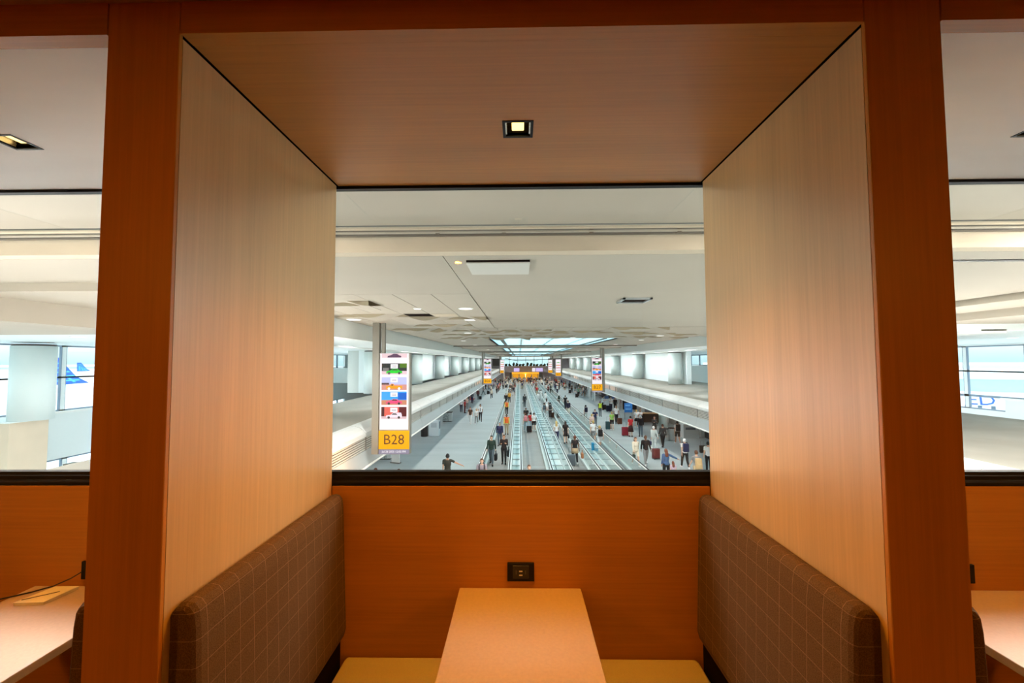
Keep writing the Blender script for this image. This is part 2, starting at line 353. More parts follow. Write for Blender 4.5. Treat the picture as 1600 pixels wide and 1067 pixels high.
# benches: mesh made once per side, copied to the neighbour booths
def rounded_back(s):
    """backrest wedge, back face against the partition at x=0, leaning face towards +x*s"""
    b = MB(); prof = [(0, 0.57), (0.072, 0.57), (0.080, 0.60), (0.062, 1.10), (0.057, 1.138), (0.046, 1.152), (0.030, 1.156), (0.012, 1.153), (0.0, 1.140)]
    ys = [0.985, 0.990, 1.000, 1.4, 1.795, 1.808, 1.814]; sh = [0.012, 0.005, 0, 0, 0, 0.005, 0.012]
    n = len(prof); vs = []; fs = []; cx, cz = 0.03, 0.86
    for y, q in zip(ys, sh):
        for (x, z) in prof:
            xx = x - q if x > 0.03 else x; zz = z - q if z > 1.1 else z
            vs.append((s * xx, y, zz))
    for i in range(len(ys) - 1):
        for k in range(n): fs.append((i * n + k, i * n + (k + 1) % n, (i + 1) * n + (k + 1) % n, (i + 1) * n + k))
    fs.append(tuple(range(n))); fs.append(tuple((len(ys) - 1) * n + k for k in range(n)))
    return b.add(vs, fs)
BM = {}
for s in (1, -1):
    BM[s] = (rounded_back(s).mesh('backrest', False), MB().box(*sorted((s * 0.075, s * 0.53)), 0.985, 1.812, 0.39, 0.478).mesh('seat', True, 0.016, 3),
             MB().box(*sorted((s * 0.004, s * 0.50)), 1.02, 1.815, 0.0, 0.388).mesh('base', False),
             MB().box(*sorted((s * 0.002, s * 0.05)), 1.0, 1.814, 0.389, 0.568).mesh('gap_board', False))
def bench(x, s, label):
    t = thing('booth_bench', label, 'bench', (x + .001 * s, 0, 0), group='upholstered booth benches')
    put('backrest', BM[s][0], FAB, t); put('seat', BM[s][1], M_SEAT, t); put('base', BM[s][2], WY, t); put('gap_board', BM[s][3], M_DARK, t)
bench(-JX, 1, 'brown check bench with tan seat on the left of the middle table')
bench(JX, -1, 'brown check bench with tan seat on the right of the middle table')
bench(-PX, -1, 'brown check bench of the left booth, backing on the left partition')
bench(PX, 1, 'brown check bench of the right booth, backing on the right partition')
# tables
def table(x, w, label):
    t = thing('booth_table', label, 'table', (x, 0, 0), group='beige booth tables')
    box(-w / 2, w / 2, 0.93, 1.818, 0.727, 0.757).build('tabletop', M_TABLE, t, bevel=0.003)
    box(-0.04, 0.04, 1.30, 1.38, 0.014, 0.726).build('leg', M_BLACK, t)
    box(-0.2, 0.2, 1.10, 1.60, 0.0, 0.014).build('foot', M_BLACK, t)
table(0.0, 0.515, 'narrow beige laminate table in the middle booth under the outlet')
table(-1.835, 0.53, 'beige laminate table in the left booth with a cream notepad on it')
table(1.835, 0.53, 'beige laminate table in the right booth with nothing on it')
# power outlets on the wall panels
M_USB = mat('usb_tongue', (0.7, 0.68, 0.62, 1), 0.4)
M_FACE = mat('black_plastic', (0.012, 0.011, 0.012, 1), 0.4)
def outlet(x, label):
    t = thing('power_outlet', label, 'outlet', (x, BY, 0.826), group='black outlets over the tables')
    box(-0.057, 0.057, -0.012, -0.0005, -0.038, 0.038).build('cover_plate', M_BLACK, t, bevel=0.002)
    box(-0.034, 0.034, -0.015, -0.012, -0.024, 0.029).build('face', M_FACE, t, bevel=0.001, seg=1)
    for z in (0.004, -0.012): box(-0.007, 0.007, -0.0165, -0.0145, z, z + 0.0045).build('usb_port', M_USB, t)
    for sx_ in (-1, 1): box(sx_ * .02 - .0015, sx_ * .02 + .0015, -0.0165, -0.0145, -0.006, 0.010).build('socket_slot', mat('slot_grey', (.1, .09, .09, 1), .5), t)
outlet(0.003, 'black power outlet with two pale ports above the middle table')
outlet(-1.835, 'black power outlet half hidden behind the left partition')
outlet(1.835, 'black power outlet on the right booth wall')
# charging cord and notepad on the left table
cc = MB().tube([(-1.885, 1.803, 0.822), (-1.92, 1.795, 0.80), (-1.98, 1.78, 0.775), (-2.05, 1.76, 0.7605), (-2.13, 1.70, 0.7602), (-2.20, 1.62, 0.74), (-2.24, 1.55, 0.68)], 0.0028, 6).build('charging_cord', M_RUB, smooth=True)
tag(cc, 'dark charging cord running from the left outlet across the table edge', 'cord')
t = thing('notepad', 'cream notepad lying on the left booth table', 'notepad', (-1.945, 1.735, 0.7572), 0.06)
M_PAPER = mat('cream_paper', (0.93, 0.86, 0.58, 1), 0.7)
MB().prism([(-0.072, -0.062), (0.042, -0.062), (0.066, 0.052), (-0.030, 0.058)], 0, 0.010, 'Z').build('page_block', M_PAPER, t)
MB().prism([(-0.074, -0.064), (0.044, -0.064), (0.068, 0.054), (-0.031, 0.060)], 0.0102, 0.0118, 'Z').build('cover', M_PAPER, t)
MB().tube([(-0.06, -0.045, 0.0128), (0.03, 0.012, 0.0128)], 0.0016, 5).build('elastic_band', mat('dark_band', (.12, .09, .05, 1), .7), t)
# ================================================================ CONCOURSE: shell
Z = lambda r: H + r
struct('floor', box(-22, 26, 1.95, 136, FLOOR - 0.2, FLOOR), M_FLOOR)
struct('wall_near', MB().box(-22, 26, 1.93, 1.95, FLOOR, -0.12).box(-22, -4.2, 1.93, 1.95, -0.12, Z(1.7)).box(4.2, 26, 1.93, 1.95, -0.12, Z(1.7)).box(-4.2, 4.2, 1.93, 1.95, 2.7, Z(1.7)), M_WHITE)
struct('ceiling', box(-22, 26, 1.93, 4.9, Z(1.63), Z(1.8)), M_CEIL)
# cross beam with conduits in the recess above it
struct('trim_4', box(-22, 26, 5.0, 5.195, Z(1.331), Z(1.52)), M_BEAM)
struct('trim_5', box(-22, 26, 5.10, 5.2, Z(1.52), Z(1.8)), M_DRAIN)
for k, (y, z, r) in enumerate(((4.93, 1.60, .022), (4.95, 1.555, .016), (4.97, 1.525, .012))):
    o = MB().tube([(-22, y, Z(z)), (26, y, Z(z))], r, 8).build('conduit', (M_BEAM, M_CEIL, M_DRAIN)[k], smooth=True)
    tag(o, ('thick painted conduit highest in the ceiling recess', 'pale painted conduit in the middle of the ceiling recess', 'thin grimy conduit lowest in the ceiling recess')[k], 'conduit')
for k, x in enumerate((-3.1, -2.35, -1.0, -0.2, 0.85, 1.9)):
    o = box(x, x + .05, 4.94, 5.01, Z(1.52), Z(1.6)).build('conduit_clamp', M_DRAIN)
    tag(o, ('first', 'second', 'third', 'fourth', 'fifth', 'sixth')[k] + ' grimy clamp from the left along the conduit recess', 'clamp', 'conduit clamps')
def slab(name, x0, x1, y0, y1, r0, m=M_CEIL, th=0.25): return struct(name, box(x0, x1, y0, y1, Z(r0), Z(r0 + th)), m)
CX0, CX1 = -5.6, 10.0            # edges of the high ceiling
SX0, SX1 = -1.75, 5.9            # skylight strip
slab('ceiling', -22, CX0, 5.2, 6.75, 1.33); slab('ceiling', CX1, 26, 5.2, 7.7, 1.33)
slab('ceiling', -0.952, CX1, 5.2, 16.6, 1.33)
slab('ceiling', CX0, -0.965, 5.2, 8.16, 1.33)
slab('ceiling', CX0, -0.965, 8.17, 16.6, 1.46, M_BEAM)     # backing of the tile field
slab('ceiling', CX0, CX1, 16.6, 24.7, 1.46, M_BEAM)
slab('ceiling', -9.3, CX0, 6.75, 11, 1.19, th=.4); slab('ceiling', CX1, 11.5, 7.7, 12, 1.19, th=.4)
slab('ceiling', -22, -9.3, 6.75, 11, 0.76, th=.9); slab('ceiling', 11.5, 26, 7.7, 12, 1.0, th=.6)
for x0, x1, y0 in ((-22, CX0, 11), (CX1, 26, 12)):
    slab('ceiling', x0 + (.18 if x0 > 0 else 0), x1 - (.18 if x0 < 0 else 0), y0, 136, 0.80, M_COOL, .8)
slab('trim_6', CX0 - .18, CX0, 11, 136, 0.765, M_WHITE, .9); slab('trim_7', CX1, CX1 + .18, 12, 136, 0.765, M_WHITE, .9)
slab('trim_8', -9.6, -8.9, 11, 136, 0.74, M_WHITE, .1); slab('trim_9', 13.1, 13.8, 12, 136, 0.74, M_WHITE, .1)
# ceiling with skylights
Ys = [(24.7, 35.6), (41, 58), (63, 80), (85, 103)]
slab('ceiling', CX0, SX0, 24.7, 136, 1.33); slab('ceiling', SX1, CX1, 24.7, 136, 1.33)
edges = [24.7] + [v for p in Ys for v in p] + [136]
for a, b in zip([35.6, 58, 80, 103], [41, 63, 85, 136]): slab('ceiling', SX0, SX1, a, b, 1.33)
for y in (35.6, 41, 58, 63, 80, 85, 103):
    struct('trim_10', box(CX0, CX1, y - .12, y + .12, Z(1.25), Z(1.34)), M_DRAIN if y in (35.6, 58, 80, 103) else M_CEIL)
for k, (a, b) in enumerate(Ys):
    w = thing('window_%d' % (10 + k), None, None, kind='structure')
    MB().box(SX0 - .1, SX0, a, b, Z(1.33), Z(2.2)).box(SX1, SX1 + .1, a, b, Z(1.33), Z(2.2)).box(SX0, SX1, a - .1, a, Z(1.33), Z(2.2)).box(SX0, SX1, b, b + .1, Z(1.33), Z(2.2)).build('well', M_WHITE, w)
    n = 4
    for i in range(n):
        x = SX0 + (SX1 - SX0) * (i + .5) / n; hw = (SX1 - SX0) / n / 2
        box(x - hw + .03, x + hw - .03, a, b, Z(1.37), Z(1.385)).build('pane', M_SKYG, w)
        if i: box(x - hw - .05, x - hw + .05, a, b, Z(1.355), Z(1.5)).build('bar', M_WHITE, w)
    MB().box(SX0 + .55, SX0 + .8, a + .6, b, Z(1.32), Z(1.365)).box(SX1 - .8, SX1 - .55, a + .6, b, Z(1.32), Z(1.365)).build('shade_rail', M_GREY, w)
# ceiling tiles (left field and far band), some replaced by curved wave panels that rise and dip through the tile plane
ct = thing('ceiling', None, None, kind='structure')
NTH = ['first', 'second', 'third', 'fourth', 'fifth', 'sixth', 'seventh', 'eighth', 'ninth', 'tenth', 'eleventh', 'twelfth', 'thirteenth', 'fourteenth']
TX, TY = .771, .842
me_t = box(-TX / 2 + .009, TX / 2 - .009, -TY / 2 + .001, TY / 2 - .001, 0, .02).mesh('ceiling_tile')
def wave_parts(ph):
    w, d, A, n = TX * 3 - .01, TY, .10, 24; xs = [-w / 2 + w * i / n for i in range(n + 1)]; zs = [A * math.sin(2 * PI * (i / n) * 1.25 + ph) for i in range(n + 1)]
    top = list(zip(xs, zs)); low = [(x, z - .012) for x, z in top]
    panel = MB().prism(low + top[::-1], -d / 2 + .004, d / 2 - .004, 'Y').mesh('wave_sheet')
    fr = MB().prism([(x, z - .002) for x, z in top] + [(w / 2, .125), (-w / 2, .125)], -d / 2, -d / 2 + .003, 'Y').mesh('edge_fascia')
    bk = box(-w / 2, w / 2, d / 2 - .003, d / 2, 0.0, .125).mesh('edge_fascia')
    return panel, fr, bk
WM = [wave_parts(0.0), wave_parts(PI)]
def wave_panel(x, y, p, label, grp):
    t = thing('wave_panel', label, 'ceiling panel', (x, y, Z(1.331)), group=grp)
    put('wave_sheet', WM[p][0], M_TILE, t); put('edge_fascia', WM[p][1], M_EDGE, t); put('edge_fascia', WM[p][2], M_EDGE, t)
M_EDGE = mat('wave_edge_beige', rgb(168, 158, 136), .9)
taken = set()
for c, r, p, lb in ((3, 1, 1, 'nearest, leftmost'), (3, 4, 0, 'above the nearest sign post'), (0, 5, 1, 'behind the black vent slot'), (1, 8, 0, 'last before the far band')):
    for q_ in range(3): taken.add((c + q_, r))
    wave_panel(-0.972 - TX * (c + 1.5), 8.18 + TY * (r + .5), p, 'white curved wave panel in the left tile field, ' + lb, 'wave panels in the left tile field')
taken.add((2, 4))
for i in range(6):
    for j in range(10):
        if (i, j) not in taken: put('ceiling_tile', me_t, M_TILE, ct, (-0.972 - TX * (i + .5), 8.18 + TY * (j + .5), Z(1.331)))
taken = set()
for r in range(9):
    k_ = 0
    for c in (0, 4, 8, 12, 16):
        c2 = c + (r * 2) % 3
        if (c + r * 3) % 7 in (1, 2, 4, 6) or c2 + 3 > 20: continue
        for q_ in range(3): taken.add((c2 + q_, r))
        wave_panel(CX0 + TX * (c2 + 1.5) + .09, 16.75 + .88 * (r + .5), (r + c // 4) % 2, 'white curved wave panel before the skylights, %s from the left in the %s row' % (NTH[k_], NTH[r]), 'wave panels in the far ceiling band'); k_ += 1
for i in range(20):
    for j in range(9):
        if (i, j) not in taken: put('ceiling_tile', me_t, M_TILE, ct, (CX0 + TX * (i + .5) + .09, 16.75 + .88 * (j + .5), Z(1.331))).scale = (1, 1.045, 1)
# hall ceiling fittings
M_LIT = mat('lit_lens', (1, 1, 1, 1), 0.5, emit=(1, .96, .88, 1), estr=1.5)
def round_light(x, y, z, r, label, grp='round lights in the hall ceiling'):
    t = thing('ceiling_light', label, 'ceiling light', (x, y, z), group=grp)
    MB().lathe([(r, -.012), (r * 1.15, -.008), (r * 1.15, 0)], 16).build('rim', M_WHITE, t)
    MB().lathe([(r * .92, -.016), (r * .92, -.004)], 16).build('lens', M_LIT, t)
for (x, y, r, lb) in ((-1.34, 10.45, .17, 'large round light in the first tile strip beside the long seam'),
                      (-1.55, 13.3, .19, 'second round light along the tile strip beside the seam'), (-2.55, 10.4, .09, 'small round light by the wave panels'),
                      (-5.2, 13.0, .2, 'round light left of the nearest sign post'), (-2.4, 19.5, .17, 'round light beyond the tile field on the left'),
                      (3.1, 23.9, .17, 'round light before the first skylight, left one'), (7.6, 22.5, .2, 'round light before the first skylight, right one')):
    round_light(x, y, Z(1.33), r, lb)
for k in range(12):
    for x in (-3.6, 7.9): round_light(x, 27 + 7.2 * k, Z(1.33), .17, '%s round light %s of the skylights' % (NTH[k], 'left' if x < 0 else 'right'), 'round lights beside the skylights')
for k in range(8):
    for x in (-13.5, 18.5): round_light(x, 12.5 + 3.4 * k, Z(.80), .16, '%s round light in the low %s side ceiling' % (NTH[k], 'left' if x < 0 else 'right'), 'round lights in the side ceilings')
t = thing('access_hatch', 'white ceiling hatch standing open with a black gap above it', 'hatch', (-.27, 5.78, Z(1.33)))
box(-.42, .42, -.36, .36, -.045, -.03).build('hatch_panel', mat('hatch_paint', rgb(204, 203, 196), .7), t); box(-.42, .42, -.36, .34, -.0295, -.001).build('hatch_gap', M_DARK, t)
def vent(x, y, w, d, label):
    t = thing('air_vent', label, 'vent', (x, y, Z(1.33)))
    MB().box(-w / 2, w / 2, -d / 2, -d / 2 + .05, -.04, 0).box(-w / 2, w / 2, d / 2 - .05, d / 2, -.04, 0).box(-w / 2, -w / 2 + .05, -d / 2, d / 2, -.04, 0).box(w / 2 - .05, w / 2, -d / 2, d / 2, -.04, 0).build('vent_frame', M_METAL, t)
    box(-w / 2 + .05, w / 2 - .05, -d / 2 + .05, d / 2 - .05, -.012, -.002).build('vent_cavity', M_DARK, t)
    MB().lathe([(w * .28, -.03), (w * .34, -.02), (w * .12, -.014)], 18).build('diffuser', M_DARK, t)
vent(2.52, 9.1, .62, .62, 'square grey air vent with round dark diffuser right of the middle')
o = box(-3.27, -2.53, 11.56, 12.38, Z(1.345), Z(1.36)).build('slot_vent', M_DARK); tag(o, 'black rectangular vent slot in the left tile field', 'vent')
o = box(5.4, 6.9, 5.62, 5.70, Z(1.318), Z(1.33)).build('slot_vent', M_RUB); tag(o, 'narrow dark vent slot seen through the right booth window', 'vent')
o = box(-2.45, -1.78, 11.62, 12.3, Z(1.323), Z(1.33)).build('blank_panel', M_BEAM); tag(o, 'beige blank panel beside the black vent slot', 'ceiling panel')

# side window walls, bay by bay
def window_wall(n, X, out, y0, y1, sill, head, step, ph, low=None):
    w = thing('window_%d' % n, None, None, kind='structure'); y = y0; a, b = sorted((X, X + .12 * out))
    c, d = sorted((X - .01 * out, X + .11 * out))
    ys = [y0] + [v for v in [ph + step * k for k in range(-20, 40)] if y0 < v < y1] + [y1]
    MB().box(c, d, y0, y1, head - .06, head).box(c, d, y0, y1, sill, sill + .06).build('frame', M_FRAME, w)
    for v in ys[1:-1]: MB().box(c, d, v - .09, v + .09, sill, head).build('mullion', M_COOL, w); 
    for v in ys[1:-1]: MB().box(c, d, v - .115, v - .09, sill, head).box(c, d, v + .09, v + .115, sill, head).build('mullion_edge', M_FRAME, w)
    tz = Z(-.66); MB().box(c, d, y0, y1, tz - .035, tz + .035).build('transom', M_FRAME, w)
    for v0, v1 in zip(ys[:-1], ys[1:]): box((a + b) / 2 - .01, (a + b) / 2 + .01, v0, v1, sill, head).build('pane', M_GLASS, w)
    return w
LX, RX = -21.0, 25.0
window_wall(4, LX, -1, 2, 50, Z(-2.19), Z(.80), 2.9, 18.9)
window_wall(5, RX, 1, 2, 62, Z(-2.0), Z(.72), 2.87, 20.95)
struct('wall_left', MB().box(LX - .2, LX, 1.95, 136, Z(-4.35), Z(-2.19)).box(LX - .2, LX, 50, 136, Z(-2.19), Z(.85)).box(LX - .2, LX, 50, 136, FLOOR, Z(-4.35)), M_COOL)
struct('wall_right', MB().box(RX, RX + .2, 1.95, 22, Z(-4.35), Z(-2.0)).box(RX, RX + .2, 22, 62, Z(-4.35), Z(-2.72)).box(RX, RX + .2, 62, 136, FLOOR, Z(.85)).box(RX, RX + .2, 1.95, 62, Z(.72), Z(.85)), M_COOL)
window_wall(6, RX, 1, 22, 62, Z(-2.72), Z(-2.0), 2.87, 23.8)
window_wall(7, LX, -1, 2, 50, FLOOR + .1, Z(-4.35), 2.9, 19.1); window_wall(8, RX, 1, 2, 62, FLOOR + .1, Z(-4.35), 2.87, 20.95)
struct('trim_11', MB().box(LX, LX + .25, 1.95, 50, Z(-2.28), Z(-2.19)), M_WHITE); struct('trim_12', MB().box(RX - .25, RX, 1.95, 22, Z(-2.1), Z(-2.0)), M_WHITE)
# upper walls behind the column rows
struct('wall_left_upper', MB().box(-11.6, -11.2, 30, 136, Z(-2.24), Z(.80)), M_COOL)
struct('wall_left_end', MB().box(-12.4, -11.6, 30, 30.3, Z(-2.24), Z(.80)), mat('grey_panel', rgb(196, 204, 200), .7))
struct('wall_right_upper', MB().box(15.7, 16.1, 39.3, 136, Z(-2.24), Z(.80)), M_COOL)
struct('wall_left_low', MB().box(-21, -11.6, 44, 44.3, Z(-2.24), Z(-.66)), mat('grey_panel', rgb(196, 204, 200), .7))
struct('wall_right_low', MB().box(16.1, 25, 50, 50.3, FLOOR, Z(-.62)), mat('grey_panel', rgb(196, 204, 200), .7))
for sgn, x, y0 in ((-1, -11.2, 34), (1, 15.7, 43)):
    for k in range(7):
        o = MB().box(min(x, x - .03 * sgn), max(x, x - .03 * sgn), y0 + 12.5 * k, y0 + 12.5 * k + 7, Z(-1.6), Z(.5)).build('wall_panel', M_WHITE)
        tag(o, None, None, kind='structure')

# flat roofs of the shops, cornice panels, louvre bays and fascia
M_CORN = mat('cornice_paint', rgb(192, 196, 195), 0.55, var=0.04, vscale=1.5)
M_FASC = mat('fascia_paint', rgb(156, 165, 167), 0.55, var=0.03, vscale=1.0)
M_ORANGE = mat('glow_orange', (1, .45, .12, 1), .5, emit=(1.0, .36, .06, 1), estr=.9)  # orange light on the louvres put into an emissive colour
M_PINK = mat('glow_peach', (1, .7, .5, 1), .5, emit=(1.0, .52, .33, 1), estr=.7)
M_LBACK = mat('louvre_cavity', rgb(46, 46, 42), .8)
BAY, Y0B = 2.72, 6.34
NB = 44
def canopy(s, fx, rx_back, name, label, glow, arch):
    """s=+1: left canopy (hall is towards +x); fx = outer face"""
    t = thing(name, label, 'canopy', (0, 0, 0))
    X = lambda d: fx - s * d            # d: distance back from the outer edge
    Y1 = Y0B + BAY * NB
    MB().box(*sorted((X(.62), rx_back)), 2.0, Y1, Z(-2.42), Z(-2.27)).build('roof', M_ROOF, t)
    MB().box(*sorted((X(.1), rx_back)), 2.0, Y1, Z(-3.5), Z(-3.42)).build('underside', mat('canopy_underside', rgb(190, 192, 190), .8), t)
    # curved cornice profile
    arcp = [(.10, -2.60), (.13, -2.47), (.22, -2.37), (.36, -2.29), (.52, -2.245), (.70, -2.235), (.70, -2.262), (.53, -2.275), (.38, -2.32), (.25, -2.40), (.17, -2.49), (.14, -2.60)]
    prof = [(s * -d, z) for d, z in arcp]
    me_c = MB().prism(prof, .012, BAY - .012, 'Y').mesh('cornice_panel')
    fas = [(s * -d, z) for d, z in ((.0, -3.57), (.13, -3.06), (.19, -3.06), (.10, -3.57))]
    me_f = MB().prism(fas, .006, 2 * BAY - .006, 'Y').mesh('fascia_panel')
    lip = MB().prism([(fx - s * d, Z(z)) for d, z in ((-.03, -3.60), (-.03, -3.54), (.16, -3.54), (.16, -3.60))], 2.0, Y1, 'Y').build('edge_strip', M_WHITE, t)
    me_p = MB().box(*sorted((-s * .12, -s * .2)), -.045, .045, -3.06, -2.60).mesh('louvre_post')
    me_s = [MB().box(*sorted((-s * .13, -s * .143)), .045, BAY - .045, z - .024, z + .024).mesh('louvre_slat') for z in (-3.02, -2.945, -2.87, -2.795, -2.72, -2.645)]
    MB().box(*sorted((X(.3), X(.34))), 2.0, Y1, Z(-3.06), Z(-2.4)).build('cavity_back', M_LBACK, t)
    rest = MB()
    for k in range(NB):
        y = Y0B + BAY * k
        put('cornice_panel', me_c, M_CORN, t, (fx, y, H)); put('louvre_post', me_p, M_GREY, t, (fx, y, H))
        if k % 2 == 0: put('fascia_panel', me_f, M_FASC, t, (fx, y, H))
        if k < 24:
            for m_ in me_s: put('louvre_slat', m_, M_SLAT, t, (fx, y, H))
        else:
            for z in (-3.0, -2.9, -2.8, -2.7): rest.prism([(fx - s * .13, Z(z) - .015), (fx - s * .15, Z(z) + .02), (fx - s * .17, Z(z) + .02), (fx - s * .15, Z(z) - .015)], y + .05, y + BAY - .05, 'Y')
        if k in glow: MB().box(*sorted((X(.27), X(.295))), y + .05, y + BAY - .05, Z(-3.05), Z(-2.62)).build('glow_panel', glow[k], t)  # added glowing board imitates orange light falling on the slats
    tag(rest.build('far_louvre_slats', M_SLAT, t), kind='stuff')
    # shop walls under the canopy
    wall = thing(arch[0], None, None, kind='structure'); wx = arch[1]
    MB().box(*sorted((wx, wx - s * .2)), 2.0, Y1, FLOOR, Z(-3.5)).build('back_wall', M_SHOP, wall)
    cols = [rgb(60, 62, 66), rgb(110, 112, 110), rgb(150, 150, 146), rgb(52, 44, 40), rgb(84, 96, 104), rgb(168, 160, 148)]
    for k in range(int(NB / 1.5)):
        y = Y0B + 4.08 * k; m = mat('shop_panel_%d' % (k * 7 % 6), cols[k * 7 % 6], .6)
        MB().box(*sorted((wx, wx + s * .08)), y + .25, y + 3.8, FLOOR, FLOOR + 2.45).build('shop_panel', m, wall)
        MB().box(*sorted((wx, wx + s * .3)), y - .18, y + .18, FLOOR, Z(-3.5)).build('pilaster', M_WHITE, wall)
        if k % 3 == 1: MB().box(*sorted((wx + s * .09, wx + s * .13)), y + .5, y + 3.4, FLOOR + 1.9, FLOOR + 2.35).build('lit_sign_panel', mat('lit_panel_%d' % (k % 2), (.8, .85, .9, 1), .5, emit=((.75, .85, 1, 1), (1, .6, .25, 1))[k % 2], estr=.8), wall)
    return t
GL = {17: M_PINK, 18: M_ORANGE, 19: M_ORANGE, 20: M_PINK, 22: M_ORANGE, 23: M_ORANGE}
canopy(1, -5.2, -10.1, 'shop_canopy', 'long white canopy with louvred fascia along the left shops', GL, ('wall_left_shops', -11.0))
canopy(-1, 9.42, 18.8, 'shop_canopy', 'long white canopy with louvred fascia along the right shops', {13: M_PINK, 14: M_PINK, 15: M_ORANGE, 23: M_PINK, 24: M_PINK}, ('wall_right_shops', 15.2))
# added orange lamp without a fixture, tints the nearest left fascia and cornice
lamp('POINT', 'orange_fill', (-4.5, 12.3, Z(-2.8)), 48, (1, .5, .2), shadow_soft_size=0.0)

# round columns
def column(x, y, z0, z1, label, grp):
    t = thing('column', label, 'column', (x, y, z0), group=grp, kind='thing')
    MB().lathe([(.63, 0), (.63, z1 - z0)], 28).build('shaft', mat('column_paint', rgb(216, 228, 226), .6), t)
    for p in t.children: p.data.polygons.foreach_set('use_smooth', [len(q.vertices) == 4 for q in p.data.polygons])
    MB().lathe([(.60, z1 - z0), (.60, z1 - z0 + .07)], 28).build('top_gap', M_RUB, t)
ORD = ['nearest', 'second', 'third', 'fourth', 'fifth', 'sixth', 'seventh', 'eighth']
for k in range(8):
    column(-10.4, 29.6 + 12.5 * k, Z(-2.24), Z(.70), '%s white round column of the left row, standing on the flat roof' % ORD[k], 'columns of the left row')
for k in range(8):
    column(14.9, 27.7 + 12.5 * k, Z(-2.24), Z(.70), '%s white round column of the right row, standing on the flat roof' % ORD[k], 'columns of the right row')
column(-18.97, 16.0, Z(-2.2), Z(.66), 'big white round column before the window wall seen through the left booth', 'columns by the window wall')
t = thing('pier', 'white boxed pier carrying the big column by the window wall', 'pier', (-18.85, 16.0, FLOOR), kind='thing')
box(-2.12, -.05, -.75, .55, 0, 4.06).build('pier_box', M_BEAM, t); box(-2.13, .0, -.8, .6, 4.061, 4.1).build('pier_cap', M_COOL, t)
o = box(-19.4, -12.2, 17.6, 18.0, Z(-4.75), Z(-4.3)).build('gate_beam', M_GREY); tag(o, 'dark grey beam low beyond the left booth window', 'beam', kind='thing')

# ---------------------------------------------------------------- moving walkways
def walkway(name, x0, x1, label, ends=(17.0, 112.0), deck=None):
    t = thing('moving_walkway', label, 'moving walkway', (0, 0, FLOOR)); y0, y1 = ends
    box(x0, x1, y0, y1, 0, .025).build('tread', M_TREAD, t)
    for k in range(int((y1 - y0) / 8)): box(x0, x1, y0 + 8 * k, y0 + 8 * k + .06, .025, .027).build('comb_plate', M_METAL, t)
    for x, s in ((x0, -1), (x1, 1)):
        a, b = sorted((x, x + s * .14)); MB().prism([(a, 0), (b, 0), (b, .16), (a, .16)], y0, y1, 'Y').build('skirt', M_RAIL, t)
        xc = x + s * .09
        for k in range(12):
            ya = y0 + (y1 - y0) * k / 12; yb = y0 + (y1 - y0) * (k + 1) / 12
            box(xc - .006, xc + .006, ya + .01, yb - .01, .16, .93).build('glass_panel', M_BAL, t)
        box(xc - .075, xc + .075, y0 - .3, y1 + .3, .93, .955).build('rail_deck', M_RAIL, t)
        MB().tube([(xc, y0 - .3, .60), (xc, y0 - .5, .80), (xc, y0 - .3, .985), (xc, y1 + .3, .985), (xc, y1 + .5, .8), (xc, y1 + .3, .6)], .028, 8).build('handrail', M_RUB, t, smooth=True)
    if deck:
        a, b = deck; me = box(a, b, .02, 1.54, .08, .14).mesh('deck_panel'); k = 0; y = y0
        me2 = box(a, b, -.02, .02, .14, .2).mesh('deck_rung')
        while y < y1 - 1.5:
            put('deck_panel', me, M_DECK[k % 3], t, (0, y, 0)); put('deck_rung', me2, M_METAL, t, (0, y, 0)); y += 1.56; k += 1
    return t
M_DECK = [mat('deck_steel', rgb(204, 216, 214), .3, .1), mat('deck_steel_dull', rgb(180, 196, 194), .3, .1), mat('deck_steel_pale', rgb(222, 230, 228), .3, .1)]
M_RAIL = mat('rail_alloy', rgb(226, 232, 230), .35, .2)
walkway('a', -1.95, -.60, 'leftmost moving walkway carrying the vest-wearing workers', deck=(-.44, .01))
walkway('b', .17, 1.52, 'moving walkway second from the left, carrying few people', deck=(1.68, 2.08))
walkway('c', 2.68, 3.88, 'moving walkway third from the left, under the woman with long blonde hair', deck=(2.12, 2.52))
walkway('d', 5.15, 6.2, 'rightmost moving walkway with the turquoise-blue suitcase', deck=(4.06, 4.98))
# ---------------------------------------------------------------- hanging gate signs
def em(name, r, g, b, s=.95):
    c = rgb(r, g, b); return mat(name, tuple(v * .12 for v in c[:3]) + (1,), .5, emit=c, estr=s, spec=0.2)
E_WHITE = em('screen_white', 252, 246, 252); E_YEL = em('plate_yellow', 252, 178, 8); E_TXT = mat('plate_brown', rgb(70, 36, 4), .6)
E_DATE = em('date_strip', 150, 146, 168, .8); E_BUB = em('bubble_white', 250, 246, 252); E_DK = mat('print_dark', rgb(28, 24, 28), .6)
M_POST = mat('post_grey', rgb(132, 130, 122), .5, .3)
def car_profile(kind):
    if kind == 'pickup': return [(-.30, .03), (.30, .03), (.31, .13), (.0, .14), (-.01, .21), (-.10, .215), (-.17, .14), (-.30, .12)]
    if kind == 'suv': return [(-.30, .03), (.30, .03), (.30, .12), (.27, .21), (-.02, .22), (-.12, .13), (-.28, .11)]
    return [(-.30, .03), (.30, .03), (.30, .10), (.20, .13), (.12, .19), (-.03, .20), (-.15, .13), (-.29, .10)]
